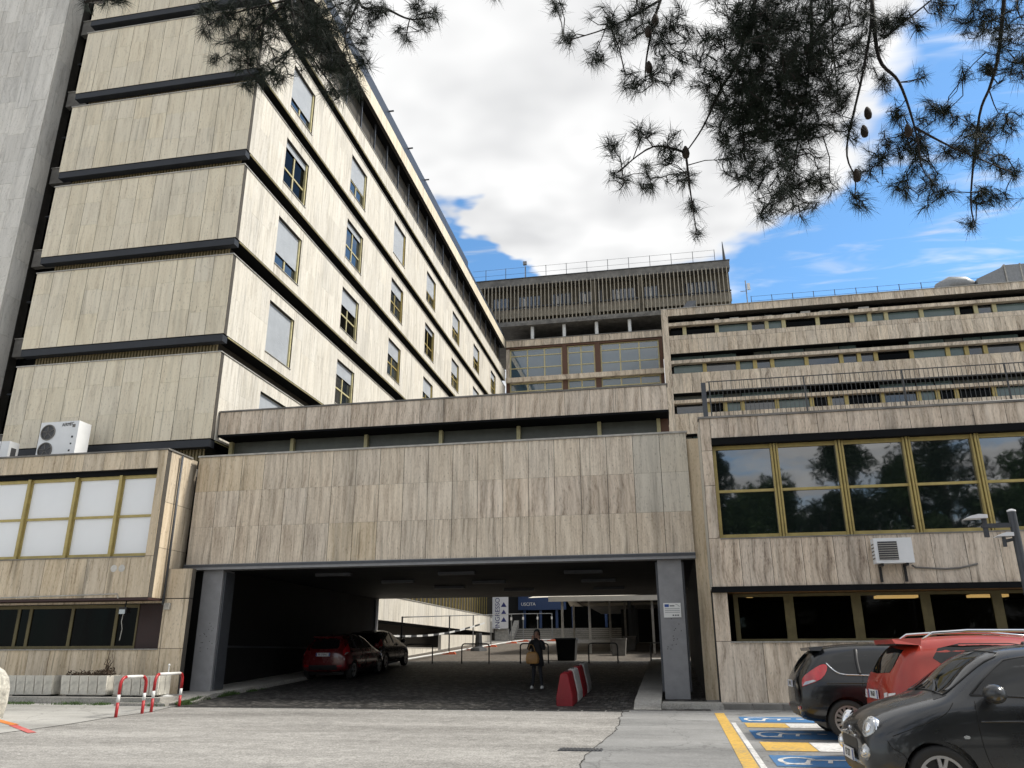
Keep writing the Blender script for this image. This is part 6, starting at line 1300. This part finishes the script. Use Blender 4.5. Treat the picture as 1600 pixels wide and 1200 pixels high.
body_ = link('body', bmsh, (0, 0, 0), pe)
hm = MB(); hm.lathe([(.02, 1.655), (.06, 1.645), (.088, 1.60), (.098, 1.54), (.10, 1.46), (.098, 1.38), (.085, 1.30), (.06, 1.25)], 18, (0, .028, 0)); hv = []
for (x, y, z) in hm.v: hv.append((x, y if (y > -.02 or z > 1.585) else -.02 + (y + .02) * .15, z))
hm.v = hv; hm.build('hair', HAIR, pe, smooth=True, origin=(0, 0, 0))
fc = MB()
for s in (-1, 1): fc.lathe([(.001, -.006), (.011, -.003), (.012, .004)], 8, (s * .03, -.105, 1.545), axis='Y')
fc.build('eyes', CARBLACK, pe, origin=(0, 0, 0), kind='stuff'); MB().add([(-.012, -.108, 1.505), (.012, -.108, 1.505), (0, -.128, 1.507), (0, -.104, 1.55)], [(0, 1, 2), (0, 2, 3), (2, 1, 3), (0, 3, 1)]).build('nose', SKIN, pe, origin=(0, 0, 0)); bx('mouth', -.02, .02, -.104, -.098, 1.475, 1.482, REDPAINT, pe)
ct = MB(); ct.lathe([(.055, 1.40), (.10, 1.36), (.175, 1.31), (.18, 1.2), (.165, 1.05), (.175, .92), (.20, .75), (.21, .62), (.195, .62), (.16, .9), (.15, 1.2), (.05, 1.38)], 20); ct.v = [(x * 1.0, y * .72, z) for x, y, z in ct.v]; ct.build('coat', DARKCLOTH, pe, smooth=True, origin=(0, 0, 0))
for s in (-1, 1):
    sm_ = MB(); sm_.lathe([(.02, 0), (.045, .005), (.05, .03), (.046, .06), (.03, .085), (.01, .09)], 14); sm_.v = [(x * .95 + s * .15, y * 2.4 - .07, z * (1.0 if y > -.01 else .8)) for x, y, z in sm_.v]; sm_.build('shoe', SHOE, pe, smooth=True, origin=(0, 0, 0))
    sl_ = skin_mesh([(s * .16, 0, 1.31, .066), (s * .235, -.10, 1.08, .058), (s * .145, -.20, 1.28, .045)], [(0, 1), (1, 2)], 2); sl_.materials.append(DARKCLOTH); link('sleeve', sl_, (0, 0, 0), pe)
hb_ = thing('handbag', 'large tan handbag hanging in front of the standing person', 'bag', (-4.03, 24.08, zg(24.3) + .68), None, 0.0)
hg = MB(); pfb = [(.15, 0), (.19, .03), (.20, .14), (.17, .28), (.11, .335)]; 
vs = []; n = 16
for (a, z) in pfb:
    for k in range(n): q = 2 * math.pi * k / n; cx_, sy_ = math.cos(q), math.sin(q); vs.append((a * math.copysign(abs(cx_) ** .6, cx_), a * .42 * math.copysign(abs(sy_) ** .6, sy_), z))
hg.add(vs, [(i * n + k, i * n + (k + 1) % n, (i + 1) * n + (k + 1) % n, (i + 1) * n + k) for i in range(4) for k in range(n)] + [tuple(range(n - 1, -1, -1)), tuple(range(4 * n, 5 * n))]); hg.build('bag_body', TAN, hb_, smooth=True, origin=(0, 0, 0))
for s in (-.03, .03): MB().tube([(-.09, s, .32), (-.10, s - .03, .44), (-.06, s - .04, .54), (.02, s - .04, .52), (.06, s - .02, .43), (.08, s, .32)], .009, 6).build('handle', TAN, hb_, smooth=True, origin=(0, 0, 0))

# ------------------------------------------------------------------ pine boughs overhead
NEEDLE = pm('pine_needles', (.008, .018, .007), .7, var=.4, scale=3); BARK = pm('pine_bark', (.020, .015, .012), .9, var=.4, scale=12, bump=.5); CONEM = pm('pine_cone', (.035, .022, .014), .8, var=.3)
def pine(label, blobs, limbs, root_pts, trunk, seed, cones):
    g = random.Random(seed); t = thing('pine_tree', label, 'pine tree', trunk[0][:3])
    tk = MB(); tk.tube([Vector(p[:3]) for p in trunk], [p[3] for p in trunk], 14); tk.build('trunk', BARK, t, smooth=True)
    skel = []
    for l in limbs:
        P3 = catmull([Vector(p) for p in l], 5); P3 = [Vector(p) for p in P3]
        r0 = .014 if len(l) > 3 else .009
        MB().tube(P3, [max(.004, r0 * (1 - .75 * i / (len(P3) - 1))) for i in range(len(P3))], 6).build('limb', BARK, t, smooth=True); skel += P3
    for rp_ in root_pts:   # limbs joining the boughs to the trunk, above and behind the camera
        P3 = [Vector(p) for p in catmull([Vector(p) for p in rp_], 6)]; MB().tube(P3, [.09 - .065 * i / (len(P3) - 1) for i in range(len(P3))], 8).build('limb', BARK, t, smooth=True)
    nm = MB(); tw_ = MB(); cand = []
    from mathutils.kdtree import KDTree
    def kd_of(pts):
        k = KDTree(len(pts))
        for i, p in enumerate(pts): k.insert(p, i)
        k.balance(); return k
    for (bx_, by_, bz_, br) in blobs:
        for k in range(max(2, int(1.6 + (br / .088) ** 2 * (8.5 if br > .24 else 4.8)))):
            q = Vector((g.gauss(0, 1), g.gauss(0, 1), g.gauss(0, 1))); cand.append(Vector((bx_, by_, bz_)) + q.normalized() * (g.random() ** .45) * max(.0, br - .05))
    k0 = kd_of(skel); cand.sort(key=lambda c: k0.find(c)[2]); nodes = list(skel); kd = k0
    for i, c in enumerate(cand):       # the twigs branch outward: each tuft grows from the nearest wood already there
        if i % 60 == 0: kd = kd_of(nodes)
        a = kd.find(c)[0]; d = c - a; ln = d.length; d = d.normalized() if ln > .02 else Vector((0, 0, -1))
        mid = a.lerp(c, .5) + Vector((g.gauss(0, .02), g.gauss(0, .02), g.gauss(-.005, .02))) * min(1, ln * 5)
        tw_.tube([a, mid, c], [.0042, .0034, .0025], 4)
        if ln > .03: nodes += [mid, c]
        ax = (d + Vector((g.gauss(0, .45), g.gauss(0, .45), g.gauss(-.08, .45)))).normalized()
        sz = g.uniform(.75, 1.25); op_ = g.uniform(.45, .85); tl_ = g.uniform(.05, .13)
        for m in range(g.randint(26, 44)):
            f_ = g.random(); base = c - ax * tl_ * f_
            v = (ax * g.uniform(.35, 1.15) + Vector((g.gauss(0, 1), g.gauss(0, 1), g.gauss(0, 1))).normalized() * op_).normalized()
            L_ = g.uniform(.070, .115) * sz; s_ = v.orthogonal().normalized(); s_.rotate(Matrix.Rotation(g.uniform(0, 6.28), 3, v)); s_ *= .0010
            tip = base + v * L_ + Vector((0, 0, -.014)); md = base + v * L_ * .5
            nm.add([base - s_, base + s_, md + s_, md - s_, tip], [(0, 1, 2, 3), (3, 2, 4)])
    tw_.build('twigs', BARK, t, fixn=False, kind='stuff')
    nm.build('crown', NEEDLE, t, fixn=False, kind='stuff')
    for p in cones:
        c = MB(); c.lathe([(.004, -.045), (.018, -.035), (.024, -.01), (.02, .02), (.008, .045)], 10, p); c.build('cone', CONEM, t, smooth=True)
# both boughs belong to one pine rooted behind the viewer
pine('tall pine rooted behind the viewer, dark needle boughs hanging across the sky', PR_BLOBS + PL_BLOBS, PR_LIMBS + PL_LIMBS,
     [[(1.6, -2.6, 6.0), (1.4, -.5, 6.8), tuple(PR_LIMBS[0][0])], [(1.4, -.5, 6.8), (1.5, 1.5, 6.6), tuple(PR_LIMBS[3][0])], [(1.4, -.5, 6.8), (1.0, 1.8, 6.5), tuple(PR_LIMBS[1][0])], [(1.4, -.5, 6.8), (.8, 1.6, 6.5), tuple(PR_LIMBS[4][0])], [(1.4, -.5, 6.8), (.6, 1.6, 6.6), tuple(PR_LIMBS[7][0])], [(1.4, -.5, 6.8), (.9, 1.6, 6.6), tuple(PR_LIMBS[11][0])],
      [(1.5, -2.6, 6.6), (-.6, .2, 7.2), tuple(PL_LIMBS[0][0])], [(-.6, .2, 7.2), (-1.0, 2.6, 7.0), tuple(PL_LIMBS[3][0])], [(-.6, .2, 7.2), (-2.4, 2.2, 7.0), tuple(PL_LIMBS[6][0])], [(-.6, .2, 7.2), (-.4, 2.6, 7.0), tuple(PL_LIMBS[7][0])], [(1.4, -.5, 6.8), (1.2, 2.0, 6.6), tuple(PR_LIMBS[10][1])]],
     [(1.9, -3.0, 0, .24), (1.85, -2.95, 1.5, .19), (1.7, -2.75, 4, .16), (1.55, -2.6, 6.6, .12), (1.45, -2.5, 9, .06)], 11, CONES)
# ------------------------------------------------------------------ broad trees across the road, mirrored in the right wing's windows
def leafmat(name, c): 
    return pm(name, c, .6, var=.5, scale=1.2)
def tree(label, x, y, h, rad, mat, seed, conif=False):
    g = random.Random(seed); t = thing('road_tree', label, 'tree', (x, y, 0), 'trees across the road')
    tk = MB(); tk.tube([(x, y, -.1), (x + .1, y, h * .3), (x + g.uniform(-.3, .3), y, h * .75)], [h * .035, h * .026, h * .008], 10)
    cl = []
    for k in range(38):
        a = g.uniform(0, 6.28); f_ = g.random(); zz_ = h * (.12 + .85 * f_); rr_ = rad * ((1 - f_) ** .6 if conif else math.sin(math.pi * min(1, .2 + f_ * .78))) * g.uniform(.3, .95)
        c = Vector((x + math.cos(a) * rr_, y + math.sin(a) * rr_, zz_)); cl.append((c, rad * g.uniform(.22, .38)))
        tk.tube([(x + .05, y, zz_ * .8), c], [h * .01, h * .003], 5)
    tk.build('trunk', BARK, t, smooth=True); mb = MB()
    for c, r in cl:
        for k in range(330):
            q = Vector((g.gauss(0, 1), g.gauss(0, 1), g.gauss(0, .55 if conif else .8))); p = c + q.normalized() * r * g.random() ** .4
            a = Vector((g.uniform(-1, 1), g.uniform(-1, 1), g.uniform(-.6, .6))).normalized() * g.uniform(.10, .2); b = a.orthogonal().normalized() * g.uniform(.05, .10)
            mb.add([p - a, p + b, p + a, p - b], [(0, 1, 2, 3)])
    mb.build('crown', mat, t, fixn=False)
LM = [leafmat('cedar_leaf', (.022, .040, .020)), leafmat('broad_leaf', (.045, .085, .022)), leafmat('holm_leaf', (.026, .048, .018))]
for k, (x, y, h, rad, m, cf) in enumerate(((3.4, -11, 14.0, 2.6, 0, True), (7.2, -13, 12.0, 3.6, 1, False), (11.0, -10, 14.5, 3.8, 2, False), (17.0, -12, 16.5, 5.2, 0, True), (23, -10, 14.5, 4.8, 2, False), (-4.5, -19, 12, 4.0, 1, False), (-13, -20, 12.5, 4.5, 2, False), (5.0, -9, 11.0, 2.8, 1, False), (9.3, -8.5, 11.5, 2.8, 2, False), (14.0, -9, 12.0, 3.4, 1, False), (20, -8, 12.0, 3.6, 1, False), (1.2, -10, 11.0, 2.4, 2, False))):
    tree(['dark slender tree mirrored in the first window of the right wing', 'light green round tree mirrored low in the second window', 'dense dark tree mirrored in the second and third windows', 'broad cedar mirrored in the fourth window of the right wing', 'dark tree mirrored in the rightmost window', 'green tree across the road behind the viewer, left of the pine', 'dark tree across the road farthest to the left', 'bushy green tree mirrored at the bottom of the first window', 'dark bushy tree mirrored at the bottom of the second window', 'green bushy tree mirrored at the bottom of the third window', 'green bushy tree mirrored at the bottom of the fourth window', 'dark narrow tree mirrored at the left edge of the first window'][k], x, y, h, rad, LM[m], 20 + k, cf)
